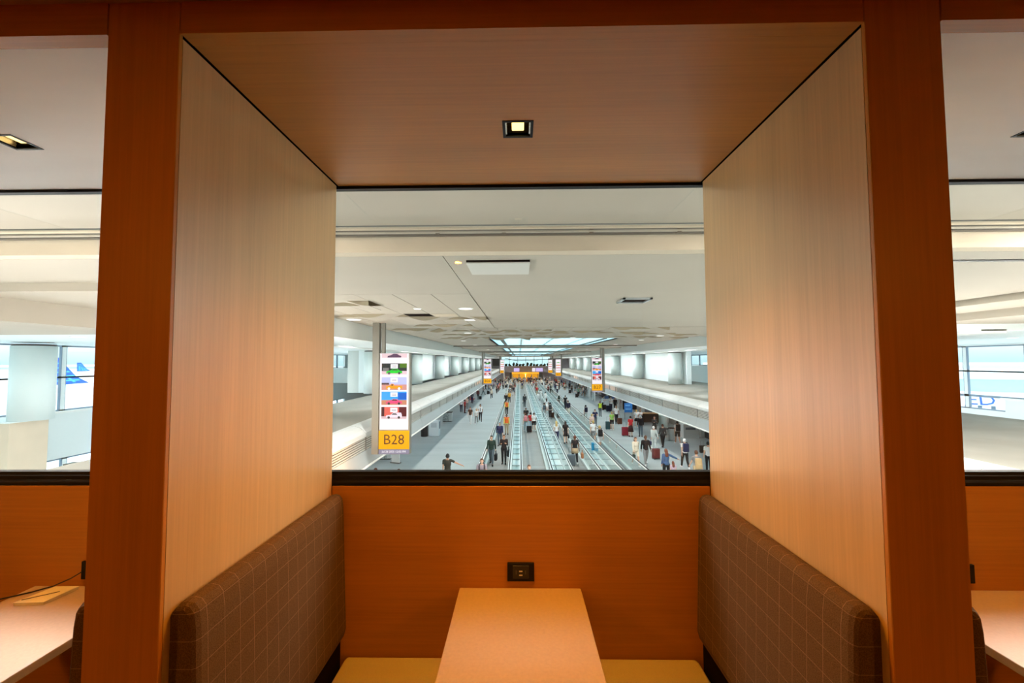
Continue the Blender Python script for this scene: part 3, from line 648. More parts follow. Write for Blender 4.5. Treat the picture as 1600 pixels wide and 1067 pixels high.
PIC = [(.23, .155, 'saloon', (96, 70, 96), [(0, 0, 1, 1, (236, 206, 212))]),
       (.40, .44, 'saloon', (20, 208, 50), [(0, 0, 1, .32, (226, 196, 206)), (0, .32, 1, 1, (34, 44, 44)), (.72, .6, 1, 1, (74, 116, 22)), (.05, .3, .28, .6, (120, 120, 120))]),
       (.94, .50, 'pickup', (250, 158, 24), [(0, 0, 1, .42, (206, 148, 140)), (0, .42, 1, 1, (188, 194, 240)), (0, .42, .3, .56, (88, 66, 70))]),
       (1.50, .52, 'saloon', (240, 80, 130), [(0, 0, 1, .36, (204, 140, 110)), (0, .36, 1, 1, (60, 168, 246)), (.66, .4, 1, .9, (18, 100, 206))]),
       (2.10, .46, 'suv', (238, 226, 240), [(0, 0, 1, .22, (214, 184, 190)), (0, .22, 1, 1, (226, 104, 92)), (.7, .2, 1, 1, (92, 34, 40)), (0, .22, .12, 1, (80, 40, 44))])]
SIGN = {}
def sign_meshes():
    W_, Y_ = .99, 0.0
    for i, (dy, h, kind, cc_, bgs) in enumerate(PIC):
        top = -dy if i else -.02
        zt = -dy + .21 if i == 0 else -dy; zb = zt - h
        if i == 0: zt, zb = -.02, -.18
        out = []
        for j, (a, b, c, d, col) in enumerate(bgs):
            x0 = -W_ / 2 + W_ * a; x1 = -W_ / 2 + W_ * c; q0 = zb + (zt - zb) * b; q1 = zb + (zt - zb) * d
            out.append(('picture_ground' if j == 0 else 'picture_patch', box(x0, x1, -.006 - .002 * j, -.001 - .002 * j, q0, q1).mesh('picture_patch'), em('print_%d_%d_%d' % col, *col)))
        sc = 1.05 if i else .9; zc = zb + .02 if i else zb - .02
        prof = [(x * sc, zc + z * sc) for x, z in car_profile(kind)]
        out.append(('car_silhouette', MB().prism(prof, -.022, -.014, 'Y').mesh('car_silhouette'), em('print_%d_%d_%d' % cc_, *cc_)))
        if i:
            win = [(-.09 * sc, zc + .135 * sc), (.13 * sc, zc + .135 * sc), (.09 * sc, zc + .18 * sc), (-.03 * sc, zc + .185 * sc)] if kind != 'pickup' else [(-.12 * sc, zc + .14 * sc), (-.03 * sc, zc + .14 * sc), (-.03 * sc, zc + .19 * sc), (-.09 * sc, zc + .195 * sc)]
            out.append(('car_window', MB().prism(win, -.024, -.022, 'Y').mesh('car_window'), E_DK))
            for wx in (-.19, .19):
                n = 10; pr = [(wx * sc + .05 * math.cos(2 * PI * k / n), zc + .035 + .05 * math.sin(2 * PI * k / n)) for k in range(n)]
                out.append(('car_wheel', MB().prism(pr, -.026, -.023, 'Y').mesh('car_wheel'), E_DK if kind != 'pickup' else E_BUB))
            out.append(('caption_bubble', box(-.14, .14, -.022, -.016, zt - .20, zt - .03).mesh('caption_bubble'), E_BUB))
            for q in (.10, .14): out.append(('caption_line', box(-.08, .09, -.024, -.022, zt - q - .008, zt - q + .008).mesh('caption_line'), em('print_grey', 140, 130, 150, .6)))
        SIGN[i] = out
sign_meshes()
SG = None
def gate_sign(x, y, plate, label, detail=True, side=-1, date=None, w=1.2, sc=.871):
    """front faces -y (towards the lounge); panel from Z(.33) down to Z(-3.6)"""
    t = thing('gate_sign', label, 'sign', (x, y, Z(.33 * sc)), group='hanging gate signs'); t.scale = (sc, sc, sc); top = (1.33 - .33 * sc) / sc
    box(-w / 2, w / 2, .0, .30, -3.93, 0).build('housing', M_POST, t)
    box(-w / 2 + .03, w / 2 - .05, -.012, -.0005, -2.98, -.012).build('screen', E_WHITE, t)
    for i in SIGN:
        if not detail and i == 0: continue
        for nm, me, m in SIGN[i]:
            if not detail and nm in ('caption_line', 'picture_patch', 'car_window'): continue
            put(nm, me, m, t, (-.01, -.014, 0))
    box(-w / 2 + .005, w / 2 - .005, -.03, -.0005, -3.73, -3.02).build('gate_plate', E_YEL, t)
    text('plate_number', plate, .55, E_TXT, t, (0, -.034, -3.375), (PI / 2, 0, 0), sx=.98)
    box(-w / 2 + .005, w / 2 - .005, -.02, -.0005, -3.92, -3.74).build('date_strip', E_DATE, t)
    if date: text('date_text', date, .118, E_BUB, t, (0, -.026, -3.83), (PI / 2, 0, 0), sx=.92)
    px = side * (w / 2 + .15)
    box(px - .13, px + .13, -.02, .24, -3.93, top).build('post', M_POST, t)
    for hx in ((-w / 2 + .30,) if detail else (w / 2 - .3,)): box(hx * 0 + side * (w / 2 - .12) - .06, side * (w / 2 - .12) + .06, .05, .2, 0.0, top).build('hanger', M_POST, t)
    return t
gate_sign(-4.25, 14.2, 'B28', 'hanging sign with yellow B28 plate and four car pictures, nearest on the left', date='Jul 28 2025 12:53 PM')
gate_sign(7.75, 41.7, 'B27', 'hanging sign with yellow B27 plate on the right side of the hall', side=1, date='Jul 28 2025 12:53 PM')
gate_sign(-4.22, 55.7, 'B26', 'hanging sign with yellow B26 plate on the left side of the hall', detail=True)
gate_sign(7.75, 82.7, 'B25', 'slim far hanging sign, nearer of the two small ones on the right', detail=False, side=1)
gate_sign(-4.22, 105, 'B24', 'slim far hanging sign with yellow plate on the left, near the end wall', detail=False)
gate_sign(7.84, 105, 'B23', 'slim far hanging sign, farther of the two small ones on the right', detail=False, side=1)

# ---------------------------------------------------------------- far end of the hall
M_END = mat('end_header_grey', rgb(142, 142, 148), .7); M_HEDGE = mat('hedge_green', rgb(34, 56, 30), .9, var=.3, vscale=6)
for q in ((-22, -5.6, 132, 132.3, FLOOR, Z(1.3)), (9.9, 26, 132, 132.3, FLOOR, Z(1.3)), (-5.6, -3, 132, 132.3, FLOOR, Z(-3.6)), (7.5, 9.9, 132, 132.3, FLOOR, Z(-3.6))): struct('wall_far', box(*q), M_END)
struct('trim_14', box(-5.6, 9.9, 130.6, 132.3, Z(-3.6), Z(-1.56)), M_END)
struct('wall_far_back', box(-22, 26, 139.5, 139.8, FLOOR, Z(-3.6)), mat('far_recess', rgb(64, 50, 38), .8))
w = thing('window_20', None, None, kind='structure')
for k in range(6):
    x = -5.6 + 15.5 * k / 6; box(x + .06, x + 15.5 / 6 - .06, 132.1, 132.14, Z(-1.5), Z(1.3)).build('pane', M_GLASS, w)
    box(x - .07, x + .07, 132, 132.25, Z(-1.55), Z(1.4)).build('mullion', M_METAL, w)
box(-5.6, 9.9, 132.0, 132.25, Z(.35), Z(.5)).build('transom', M_GREY, w)
MB().tube([(-4.5, 131.9, Z(.9)), (-.5, 131.9, Z(.05))], .1).tube([(-.5, 131.9, Z(.05)), (6, 131.9, Z(.2))], .08).build('truss', M_GREY, w)
for x0, x1, lb in ((-8.3, -6.2, 'dark grey panel high on the far wall, left of the windows'), (9.15, 10.6, 'dark grey panel high on the far wall, right of the windows')):
    o = box(x0, x1, 131.6, 131.998, Z(-1.5), Z(.74)).build('dark_panel', mat('dark_slate', rgb(70, 76, 76), .6)); tag(o, lb, 'panel')
for k in range(13):
    x = -3.9 + 1.08 * k + random.uniform(-.2, .2); h = random.choice((.5, .65, .95, 1.1)); b = MB()
    for q in range(9):
        a = random.uniform(0, 6.3); r = random.uniform(0, .35); b.ball((r * math.cos(a), .25 * math.sin(a), h * (.2 + .08 * q)), (.32 - .02 * q, .25, .26), 6, 4)
    o = b.build('planter_shrub', M_HEDGE, loc=(x, 131.35, Z(-1.55)), smooth=True)
    tag(o, 'dark green shrub on the far grey header, %s from the left' % NTH[k], 'shrub', 'shrubs on the far header')
E_PUR = em('screen_lilac', 214, 196, 252); E_SCR2 = em('screen_pale', 240, 236, 250)
for x0, x1, m, lb in ((-1.65, .1, E_PUR, 'lilac screen on the far header, left one'), (5.2, 7.4, E_PUR, 'lilac screen on the far header, right one'), (4.05, 5.05, E_SCR2, 'pale white screen beside the right lilac screen')):
    t = thing('wall_screen', lb, 'screen', ((x0 + x1) / 2, 130.49, Z(-2.75))); hw = (x1 - x0) / 2
    box(-hw - .06, hw + .06, .0, .1, -.62, .62).build('bezel', M_GREY, t); box(-hw, hw, -.02, -.001, -.56, .56).build('display', m, t)
t = thing('kiosk_canopy', 'glowing orange canopy of the far food counter', 'canopy', (1.9, 127, FLOOR))
E_OR = em('orange_light', 255, 176, 48, 1.1)
box(-4.1, 4.1, -1.2, 2.5, 2.35, 2.85).build('lit_fascia', E_OR, t)
for x in (-4.0, -2.0, 0, 2.0, 4.0): box(x - .1, x + .1, -1.1, -.9, 0, 2.35).build('canopy_post', mat('amber_post', rgb(222, 190, 130), .5), t)
for k in range(4): box(-3.9 + 2.0 * k + .1, -3.9 + 2.0 * k + 1.7, 1.6, 1.75, .9, 2.2).build('menu_panel', em('menu_amber', 240, 168, 40, .9), t)
t = thing('food_counter', 'orange-brown counter under the glowing far canopy', 'counter', (1.9, 126.6, FLOOR))
box(-3.6, 3.6, -.4, .4, 0, 1.0).build('counter_body', mat('counter_brown', rgb(176, 116, 60), .6), t); box(-3.7, 3.7, -.5, .5, 1.0, 1.06).build('counter_top', mat('counter_top', rgb(210, 180, 140), .4), t)
lamp('POINT', 'kiosk_light', (1.9, 125.4, FLOOR + 2.2), 120, (1, .6, .2), shadow_soft_size=0.0)

# ---------------------------------------------------------------- concourse furniture
M_LAM = mat('pale_laminate', rgb(206, 214, 214), .5); M_BLK = mat('matt_black', rgb(30, 32, 34), .6)
t = thing('info_kiosk', 'white box kiosk with rounded top by the left shops', 'kiosk', (-7.2, 35.6, FLOOR))
box(-.42, .42, -.35, .35, .0, 1.3).build('kiosk_body', mat('kiosk_white', rgb(222, 232, 236), .5), t, bevel=.03); box(-.25, .25, -.37, -.352, .75, 1.15).build('kiosk_panel', mat('kiosk_panel_grey', rgb(188, 200, 206), .4), t)
box(.425, .44, -.2, .2, .6, 1.2).build('kiosk_screen', mat('kiosk_blue', rgb(60, 86, 110), .3), t); MB().lathe([(.06, 1.3), (.06, 1.38)], 10, (-.2, 0, 0)).build('kiosk_camera', M_GREY, t)
def bin_(x, y, r, h, m, lm, label):
    t = thing('litter_bin', label, 'bin', (x, y, FLOOR)); MB().lathe([(r * .95, 0), (r, .05), (r, h - .1)], 16).build('bin_body', m, t)
    MB().lathe([(r * 1.04, h - .1), (r * 1.04, h - .03), (r * .6, h), (r * .3, h)], 16).build('bin_lid', lm, t); return t
bin_(-8.0, 35.3, .3, 1.0, M_BLK, M_BLK, 'black litter bin left of the white kiosk')
bin_(11.5, 33.4, .26, 1.0, mat('bin_silver', rgb(214, 222, 222), .35, .4), M_BLK, 'silver cylinder bin under the right canopy, left of the pair')
bin_(12.1, 33.6, .26, 1.0, mat('bin_silver', rgb(214, 222, 222), .35, .4), M_BLK, 'silver cylinder bin under the right canopy, right of the pair')
M_PAT = mat('speckled_panel', rgb(168, 178, 178), .6, var=.45, vscale=9, detail=1)
def patbin(x, y, h, label):
    t = thing('recycling_station', label, 'bin', (x, y, FLOOR)); box(-.38, .3, -.3, .3, .06, h).build('patterned_body', M_PAT, t)
    box(.305, .55, -.28, .3, .06, h).build('white_end', M_LAM, t); box(-.42, .58, -.33, .33, h, h + .06).build('black_top', M_BLK, t); box(-.36, .52, -.27, .27, 0, .06).build('plinth', M_BLK, t)
patbin(-7.6, 43.9, .95, 'speckled recycling station with black top by the left canopy'); patbin(-8.85, 27.3, 1.35, 'tall speckled recycling station at the lower edge of the view by the sill')
t = thing('advert_board', 'plain white standing board beside the tall speckled station', 'board', (-7.7, 26.1, FLOOR), -.4)
box(-.3, .3, -.03, .03, .05, .72).build('board_face', M_WHITE, t); box(-.34, .34, -.12, .12, 0, .05).build('board_foot', M_GREY, t)
t = thing('gate_podium', 'pale grey gate podium with dark label strip at right', 'podium', (13.9, 34.6, FLOOR))
box(-.62, .62, -.35, .35, 0, 1.08).build('podium_body', M_LAM, t); box(-.68, .68, -.42, .4, 1.08, 1.14).build('podium_top', M_LAM, t); box(-.45, .35, -.362, -.351, .68, .88).build('label_strip', mat('strip_grey', rgb(98, 112, 122), .5), t)
box(-.35, .1, -.1, .0, 1.141, 1.5).build('monitor', M_BLK, t)
t = thing('glow_pillar', 'grey pillar with stacked pale light rings behind the cylinder bins', 'pillar', (12.0, 35.2, FLOOR), kind='thing')
MB().lathe([(.36, 0), (.36, 2.7)], 18).build('shaft', mat('pillar_grey', rgb(140, 156, 152), .5), t)
for z in (1.75, 2.1, 2.45): MB().lathe([(.375, z), (.375, z + .12)], 18).build('light_ring', em('ring_glow', 214, 240, 228, .9), t)
t = thing('blue_sign_stand', 'blue standing sign with paler stripes under the right canopy', 'sign', (11.7, 45.2, FLOOR))
box(-.42, .42, -.04, .04, .75, 1.75).build('sign_face', mat('sign_blue', rgb(36, 120, 196), .5), t)
for z, w_ in ((1.45, .5), (1.05, .6)): box(-.32, -.32 + w_, -.05, -.041, z, z + .1).build('sign_stripe', mat('sign_pale', rgb(120, 190, 236), .5), t)
for x in (-.40, .40): box(x - .02, x + .02, -.03, .03, 0, .75).build('sign_leg', M_GREY, t)
t = thing('gate_desk', 'tan topped gate desk behind the woman in white blouse', 'desk', (13.2, 42.4, FLOOR))
box(-1.3, 1.3, -.4, .4, .98, 1.05).build('desk_top', mat('tan_wood', rgb(206, 168, 122), .5), t); box(-1.25, 1.25, -.1, .35, .1, .97).build('desk_panel', M_BLK, t)
for x in (-1.2, 1.2): box(x - .04, x + .04, -.38, .38, 0, .98).build('desk_leg', M_GREY, t)
t = thing('jetway_door', 'dark double door of a right gate with lit frame', 'door', (14.2, 54.2, FLOOR), kind='thing')
MB().box(-1.0, -.9, -.1, .1, 0, 2.3).box(.9, 1.0, -.1, .1, 0, 2.3).box(-1, 1, -.1, .1, 2.3, 2.4).build('door_frame', M_LAM, t)
for x in (-.45, .45): box(x - .44, x + .44, -.04, .04, .02, 2.28).build('door_leaf', mat('door_dark', rgb(52, 46, 46), .5), t)
t = thing('service_desk', 'long pale grey service counter under the right canopy', 'counter', (12.4, 57.2, FLOOR))
box(-1.1, 1.1, -.4, .4, 0, 1.05).build('counter_body', M_LAM, t); box(-1.15, 1.15, -.46, .44, 1.05, 1.1).build('counter_top', M_WHITE, t)
for x in (-.5, .45): box(x - .25, x + .25, -.05, .05, 1.12, 1.5).build('monitor', mat('monitor_blue', rgb(70, 100, 150), .4), t)
for k, (x, y, w_) in enumerate(((12.6, 66, 2.4), (12.6, 70.5, 2.4))):
    t = thing('partition_screen', ('nearer', 'farther')[k] + ' pale grey partition screen under the right canopy past the service counter', 'screen', (x - .9, y, FLOOR), PI / 2)
    box(-w_ / 2 * .8, w_ / 2 * .8, -.04, .04, .3, 1.9).build('screen_panel', M_LAM, t)
    for xx in (-.9, .9): box(xx - .05, xx + .05, -.08, .08, 0, 2.0).build('screen_post', M_WHITE, t)
t = thing('floor_notice', 'small white folded floor notice on the carpet right of the walkways', 'notice', (7.0, 49.4, FLOOR))
for s in (-1, 1): MB().prism([(-.2, .0), (.2, .0), (.14, .6), (-.14, .6)], -.012, .012, 'Y').build('notice_leaf', M_WHITE, t, loc=(0, s * .12, 0), rot=(s * .2, 0, 0))
for k, (x, y) in enumerate(((-3.42, 95), (9.6, 104))):
    t = thing('beige_post', ('slim beige post on the left floor before the end wall', 'slim beige post on the right floor before the end wall')[k], 'post', (x, y, FLOOR), kind='thing')
    box(-.09, .09, -.09, .09, 0.02, 4.4).build('shaft', mat('beige_post', rgb(190, 176, 158), .6), t); box(-.2, .2, -.2, .2, 0, .02).build('foot', M_GREY, t)
# rows of lounge seats under the canopies (dark beam seats)
M_UPH = mat('seat_charcoal', rgb(58, 60, 66), .7); M_RED = mat('seat_red', rgb(176, 66, 66), .7)
def beam_seat(x, y, rz, m, n, label, grp):
    t = thing('beam_seat', label, 'seat', (x, y, FLOOR), rz, grp)
    for k in range(n):
        u = (k - (n - 1) / 2) * .62
        box(u - .27, u + .27, -.25, .25, .40, .47).build('seat', m, t); box(u - .27, u + .27, .22, .29, .48, .9).build('backrest', m, t)
    box(-n * .31, n * .31, -.04, .04, .32, .39).build('beam', M_GREY, t)
    for u in (-n * .25, n * .25): box(u - .03, u + .03, -.28, .28, 0, .05).build('foot', M_GREY, t); box(u - .03, u + .03, -.03, .03, .05, .32).build('leg', M_GREY, t)
beam_seat(-7.2, 64.5, PI / 2, M_RED, 4, 'red row of seats under the left canopy near the maroon jacket', None)
for k in range(5): beam_seat(-9.6, 47 + 6 * k, PI / 2, M_UPH, 4, NTH[k] + ' charcoal row of seats deep under the left canopy', 'charcoal seats under the left canopy')
for k in range(6): beam_seat(13.7, 63 + 7 * k, -PI / 2, M_UPH, 4, NTH[k] + ' charcoal row of seats deep under the right canopy', 'charcoal seats under the right canopy')

# ---------------------------------------------------------------- airfield outside the side windows
GZ = H - 10.5
o = struct('ground', MB().box(-900, -21.5, -300, 900, GZ - .3, GZ).box(25.5, 900, -300, 900, GZ - .3, GZ), mat('apron_concrete', rgb(238, 240, 240), .9, var=.03, vscale=.02))
M_JET = mat('aircraft_white', rgb(244, 246, 248), .35); M_BLUE = mat('tail_blue', rgb(10, 86, 190), .35); M_CYAN = mat('tail_cyan', rgb(70, 176, 236), .35)
M_PWIN = mat('cabin_window', rgb(90, 108, 124), .3)
def aircraft(x, y, rz, sc, label, letters=None, zoff=0.0):
    t = thing('aircraft', label, 'aircraft', (x, y, GZ + zoff), rz); t.scale = (sc, sc, sc)
    # nose towards local +x, fin at the -x end
    prof = [(-18, .25), (-16, .8), (-12, 1.5), (-8, 1.88), (-4, 1.9), (12, 1.9), (15, 1.6), (17, 1.0), (18, .25)]
    b = MB(); n = 16; vs = []; fs = []
    for px, r in prof:
        zc = 3.9 + (1.9 - r) * (.55 if px < 0 else -.15)
        for k in range(n): vs.append((px, r * math.cos(2 * PI * k / n), zc + r * math.sin(2 * PI * k / n)))
    for i in range(len(prof) - 1):
        for k in range(n): fs.append((i * n + k, i * n + (k + 1) % n, (i + 1) * n + (k + 1) % n, (i + 1) * n + k))
    fs += [tuple(range(n)), tuple((len(prof) - 1) * n + k for k in range(n))]
    b.add(vs, fs).build('fuselage', M_JET, t, smooth=True)
    f = MB().prism([(-17.6, 5.3), (-10.2, 5.55), (-12.6, 7.3), (-15.6, 11.8), (-17.8, 11.8)], -.16, .16, 'Y').build('tail_fin', M_BLUE, t)
    for k in range(5):
        z = 6.0 + 1.0 * k; xr = -10.9 - (z - 5.55) * .86
        for q in (-1, 1):
            MB().prism([(-17.3, z), (xr - .5, z + .3), (xr - .9, z + .62), (-17.2, z + .28)], q * .165, q * .185, 'Y').build('fin_stripe', M_CYAN, f)
    for k in range(3):
        for q in (-1, 1): MB().prism([(-16.4 + 1.7 * k, 5.9), (-15.9 + 1.7 * k, 5.9), (-16.2 + 1.2 * k, 9.2 - 1.0 * k), (-16.7 + 1.2 * k, 9.2 - 1.0 * k)], q * .187, q * .2, 'Y').build('fin_rib', M_CYAN, f)
    for s in (-1, 1):
        MB().add([(-1.5, s * 1.6, 3.0), (3.2, s * 1.6, 3.0), (-4.2, s * 16, 3.9), (-5.8, s * 16, 3.9), (-1.5, s * 1.6, 3.35), (3.2, s * 1.6, 3.35), (-4.2, s * 16, 4.0), (-5.8, s * 16, 4.0)],
                 [(0, 1, 2, 3), (7, 6, 5, 4), (0, 4, 5, 1), (1, 5, 6, 2), (2, 6, 7, 3), (3, 7, 4, 0)]).build('wing', M_JET, t)
        MB().add([(-17.2, s * .5, 4.6), (-14.4, s * .8, 4.6), (-16.4, s * 5.6, 4.9), (-17.6, s * 5.6, 4.9), (-17.2, s * .5, 4.8), (-14.4, s * .8, 4.8), (-16.4, s * 5.6, 5.0), (-17.6, s * 5.6, 5.0)],
                 [(0, 1, 2, 3), (7, 6, 5, 4), (0, 4, 5, 1), (1, 5, 6, 2), (2, 6, 7, 3), (3, 7, 4, 0)]).build('tailplane', M_JET, t)
        MB().tube([(2.6, s * 5, 2.1), (-.6, s * 5, 2.1)], [.85, .7], 14).build('engine', M_JET, t)
        MB().lathe([(.35, 0), (.35, .3)], 10).build('wheel', M_RUB, t, loc=(-1.2, s * 2.2, .5), rot=(PI / 2, 0, 0)); MB().box(-1.3, -1.1, s * 2.0 - .1, s * 2.0 + .1, .5, 3).build('gear_leg', M_GREY, t)
    for q in (-1, 1):
        for k in range(22): box(-9.5 + k * .95, -9.2 + k * .95, *sorted((q * 1.84, q * 1.895)), 4.2, 4.62).build('cabin_window', M_PWIN, t)
    if letters: text('airline_lettering', letters, 1.75, M_BLUE, t, letters_loc, letters_rot)
    return t
letters_loc, letters_rot = (2.6, -1.62, 5.15), (PI / 2 - .57, 0, 0)
aircraft(-97.2, 107.2, math.atan2(.70, .72), 1.0, 'white aircraft with blue lattice tail beyond the left window')
aircraft(-284, 285, math.atan2(.70, .72) + .15, 0.9, 'small distant aircraft with blue tail beyond the left window')
aircraft(52.5, 53.5, math.atan2(-.64, .77), 1.1, 'white aircraft with blue TED lettering beyond the right window', 'TED', 0.0)
# boarding bridge / terminal strips beyond the windows
M_TERM = mat('terminal_white', rgb(240, 242, 242), .7)
def strip(x, y, rz, L, rows, label, cat='building'):
    t = thing('far_building', label, cat, (x, y, GZ), rz, kind='thing')
    for k, (z0, z1, m, nm) in enumerate(rows): box(-L / 2, L / 2, -.5 + .3 * (k % 2), 6, z0, z1).build(nm, m, t)
    return t
strip(95, 108, math.atan2(-.64, .77), 130, [(0, 3.0, M_TERM, 'wall'), (3.01, 5.9, mat('far_glazing', rgb(168, 190, 196), .4), 'window_band'), (5.91, 8.2, M_TERM, 'parapet')], 'long white terminal building with grey window band beyond the right window')
strip(-430, 470, math.atan2(.70, .72), 420, [(0, 4.2, M_TERM, 'wall'), (4.21, 6.4, mat('far_glazing', rgb(168, 190, 196), .4), 'window_band'), (6.41, 8.5, M_TERM, 'parapet')], 'low distant terminal on the horizon beyond the left window')
strip(420, 470, math.atan2(-.70, .72), 420, [(0, 4.2, mat('far_grey', rgb(196, 198, 200), .8), 'wall'), (4.21, 7, M_TERM, 'parapet')], 'low distant terminal on the horizon beyond the right window')
M_FEN = mat('bridge_cladding', rgb(206, 222, 222), .5)
t = thing('boarding_bridge', 'pale ribbed boarding bridge below the blue tail beyond the left window', 'bridge', (-46, 47, GZ), math.atan2(.70, .72), kind='thing')
box(-14, 14, -1.4, 1.4, 3.2, 5.3).build('tunnel', M_FEN, t); box(-14.2, 14.2, -1.5, 1.5, 5.3, 5.5).build('roof', M_WHITE, t)
for k in range(18): box(-13.5 + 1.55 * k, -13.0 + 1.55 * k, -1.46, -1.401, 3.25, 5.25).build('rib', M_WHITE, t)
for x in (-11, 0, 11): box(x - .3, x + .3, -.4, .4, 0, 3.2).build('support_leg', M_GREY, t)
t = thing('boarding_bridge', 'pale boarding bridge with tapered ribs low beyond the right window', 'bridge', (39, 37.5, GZ), math.atan2(-.64, .77), kind='thing')
box(-7, 7, -1.2, 1.2, 3.6, 5.6).build('tunnel', M_WHITE, t); box(-7.1, 7.1, -1.3, 1.3, 5.6, 5.75).build('roof', M_WHITE, t)
for k in range(9): MB().prism([(-6.4 + 1.5 * k, 4.1), (-6.1 + 1.5 * k, 4.1), (-5.8 + 1.5 * k, 5.5), (-6.7 + 1.5 * k, 5.5)], -1.26, -1.201, 'Y').build('rib', M_FEN, t)
for x in (-5, 5): box(x - .3, x + .3, -.4, .4, 0, 3.6).build('support_leg', M_GREY, t)
# ---------------------------------------------------------------- people
CLR = dict(greylilac=(150, 140, 150), black=(26, 27, 30), charcoal=(56, 58, 62), brown=(92, 58, 40), darkgreen=(38, 58, 50), slate=(82, 96, 106), blackbrown=(44, 36, 36), navy=(36, 44, 84), grey=(138, 140, 142),
           yellow=(236, 226, 120), khaki=(184, 164, 132), orange=(246, 110, 40), amber=(240, 176, 70), taupe=(126, 112, 102), white=(240, 240, 240), sage=(136, 166, 142), paleblue=(176, 200, 214), pink=(226, 140, 146), red=(206, 40, 46),
           blonde=(212, 178, 110), darkbrown=(58, 38, 30), auburn=(108, 56, 36), cream=(236, 226, 206), midnight=(30, 36, 60), maroon=(112, 52, 52), maroonblack=(56, 30, 30), blush=(228, 196, 184), mist=(206, 216, 214), denim=(62, 98, 142), lilac=(196, 176, 196),
           lime=(150, 200, 96), crimson=(140, 34, 50), cyan=(40, 150, 200), teal=(30, 78, 84), olive=(52, 52, 44), beige=(206, 176, 130), vestlime=(222, 240, 60), tan=(150, 100, 66))
def cm(n): return mat('cloth_' + n, rgb(*CLR[n]), .85)
def hm(n): return mat('hair_' + n, rgb(*CLR[n]), .6)
SKINS = [mat('skin_light', rgb(226, 182, 156), .6), mat('skin_medium', rgb(198, 148, 118), .6), mat('skin_dark', rgb(120, 82, 62), .6)]
M_EYE = mat('eye_dark', rgb(30, 24, 22), .3)
def cap_mesh(b, p, q, r0, r1, n=10):
    p, q = Vector(p), Vector(q); d = (q - p).normalized(); L = (q - p).length
    pts = [p - d * r0 * .94, p - d * r0 * .55, p, p + d * L * .5, q, q + d * r1 * .55, q + d * r1 * .94]
    b.tube(pts, [r0 * .3, r0 * .83, r0, (r0 + r1) / 2, r1, r1 * .83, r1 * .3], n)
def pose_spec(pose):
    st = dict(L=(.04, .06), R=(-.03, .06), aL=(.05, .10, .25), aR=(.05, .10, .25))
    if pose in ('walk', 'walkpull'): st.update(L=(.40, .14), R=(-.26, .38), aL=(-.35, .10, .25), aR=(.35, .10, .35))
    if pose == 'walk2': st.update(L=(-.26, .38), R=(.40, .14), aL=(.35, .10, .35), aR=(-.35, .10, .25))
    if pose == 'hold': st.update(aL=(.35, .12, 1.7), aR=(.35, .12, 1.6))
    if pose == 'walkpull': st.update(aR=(-.45, .16, .05))
    if pose == 'arm': st.update(aR=(.15, 1.1, .25), L=(.2, .1), R=(-.12, .2))
    return st
BODY = {}
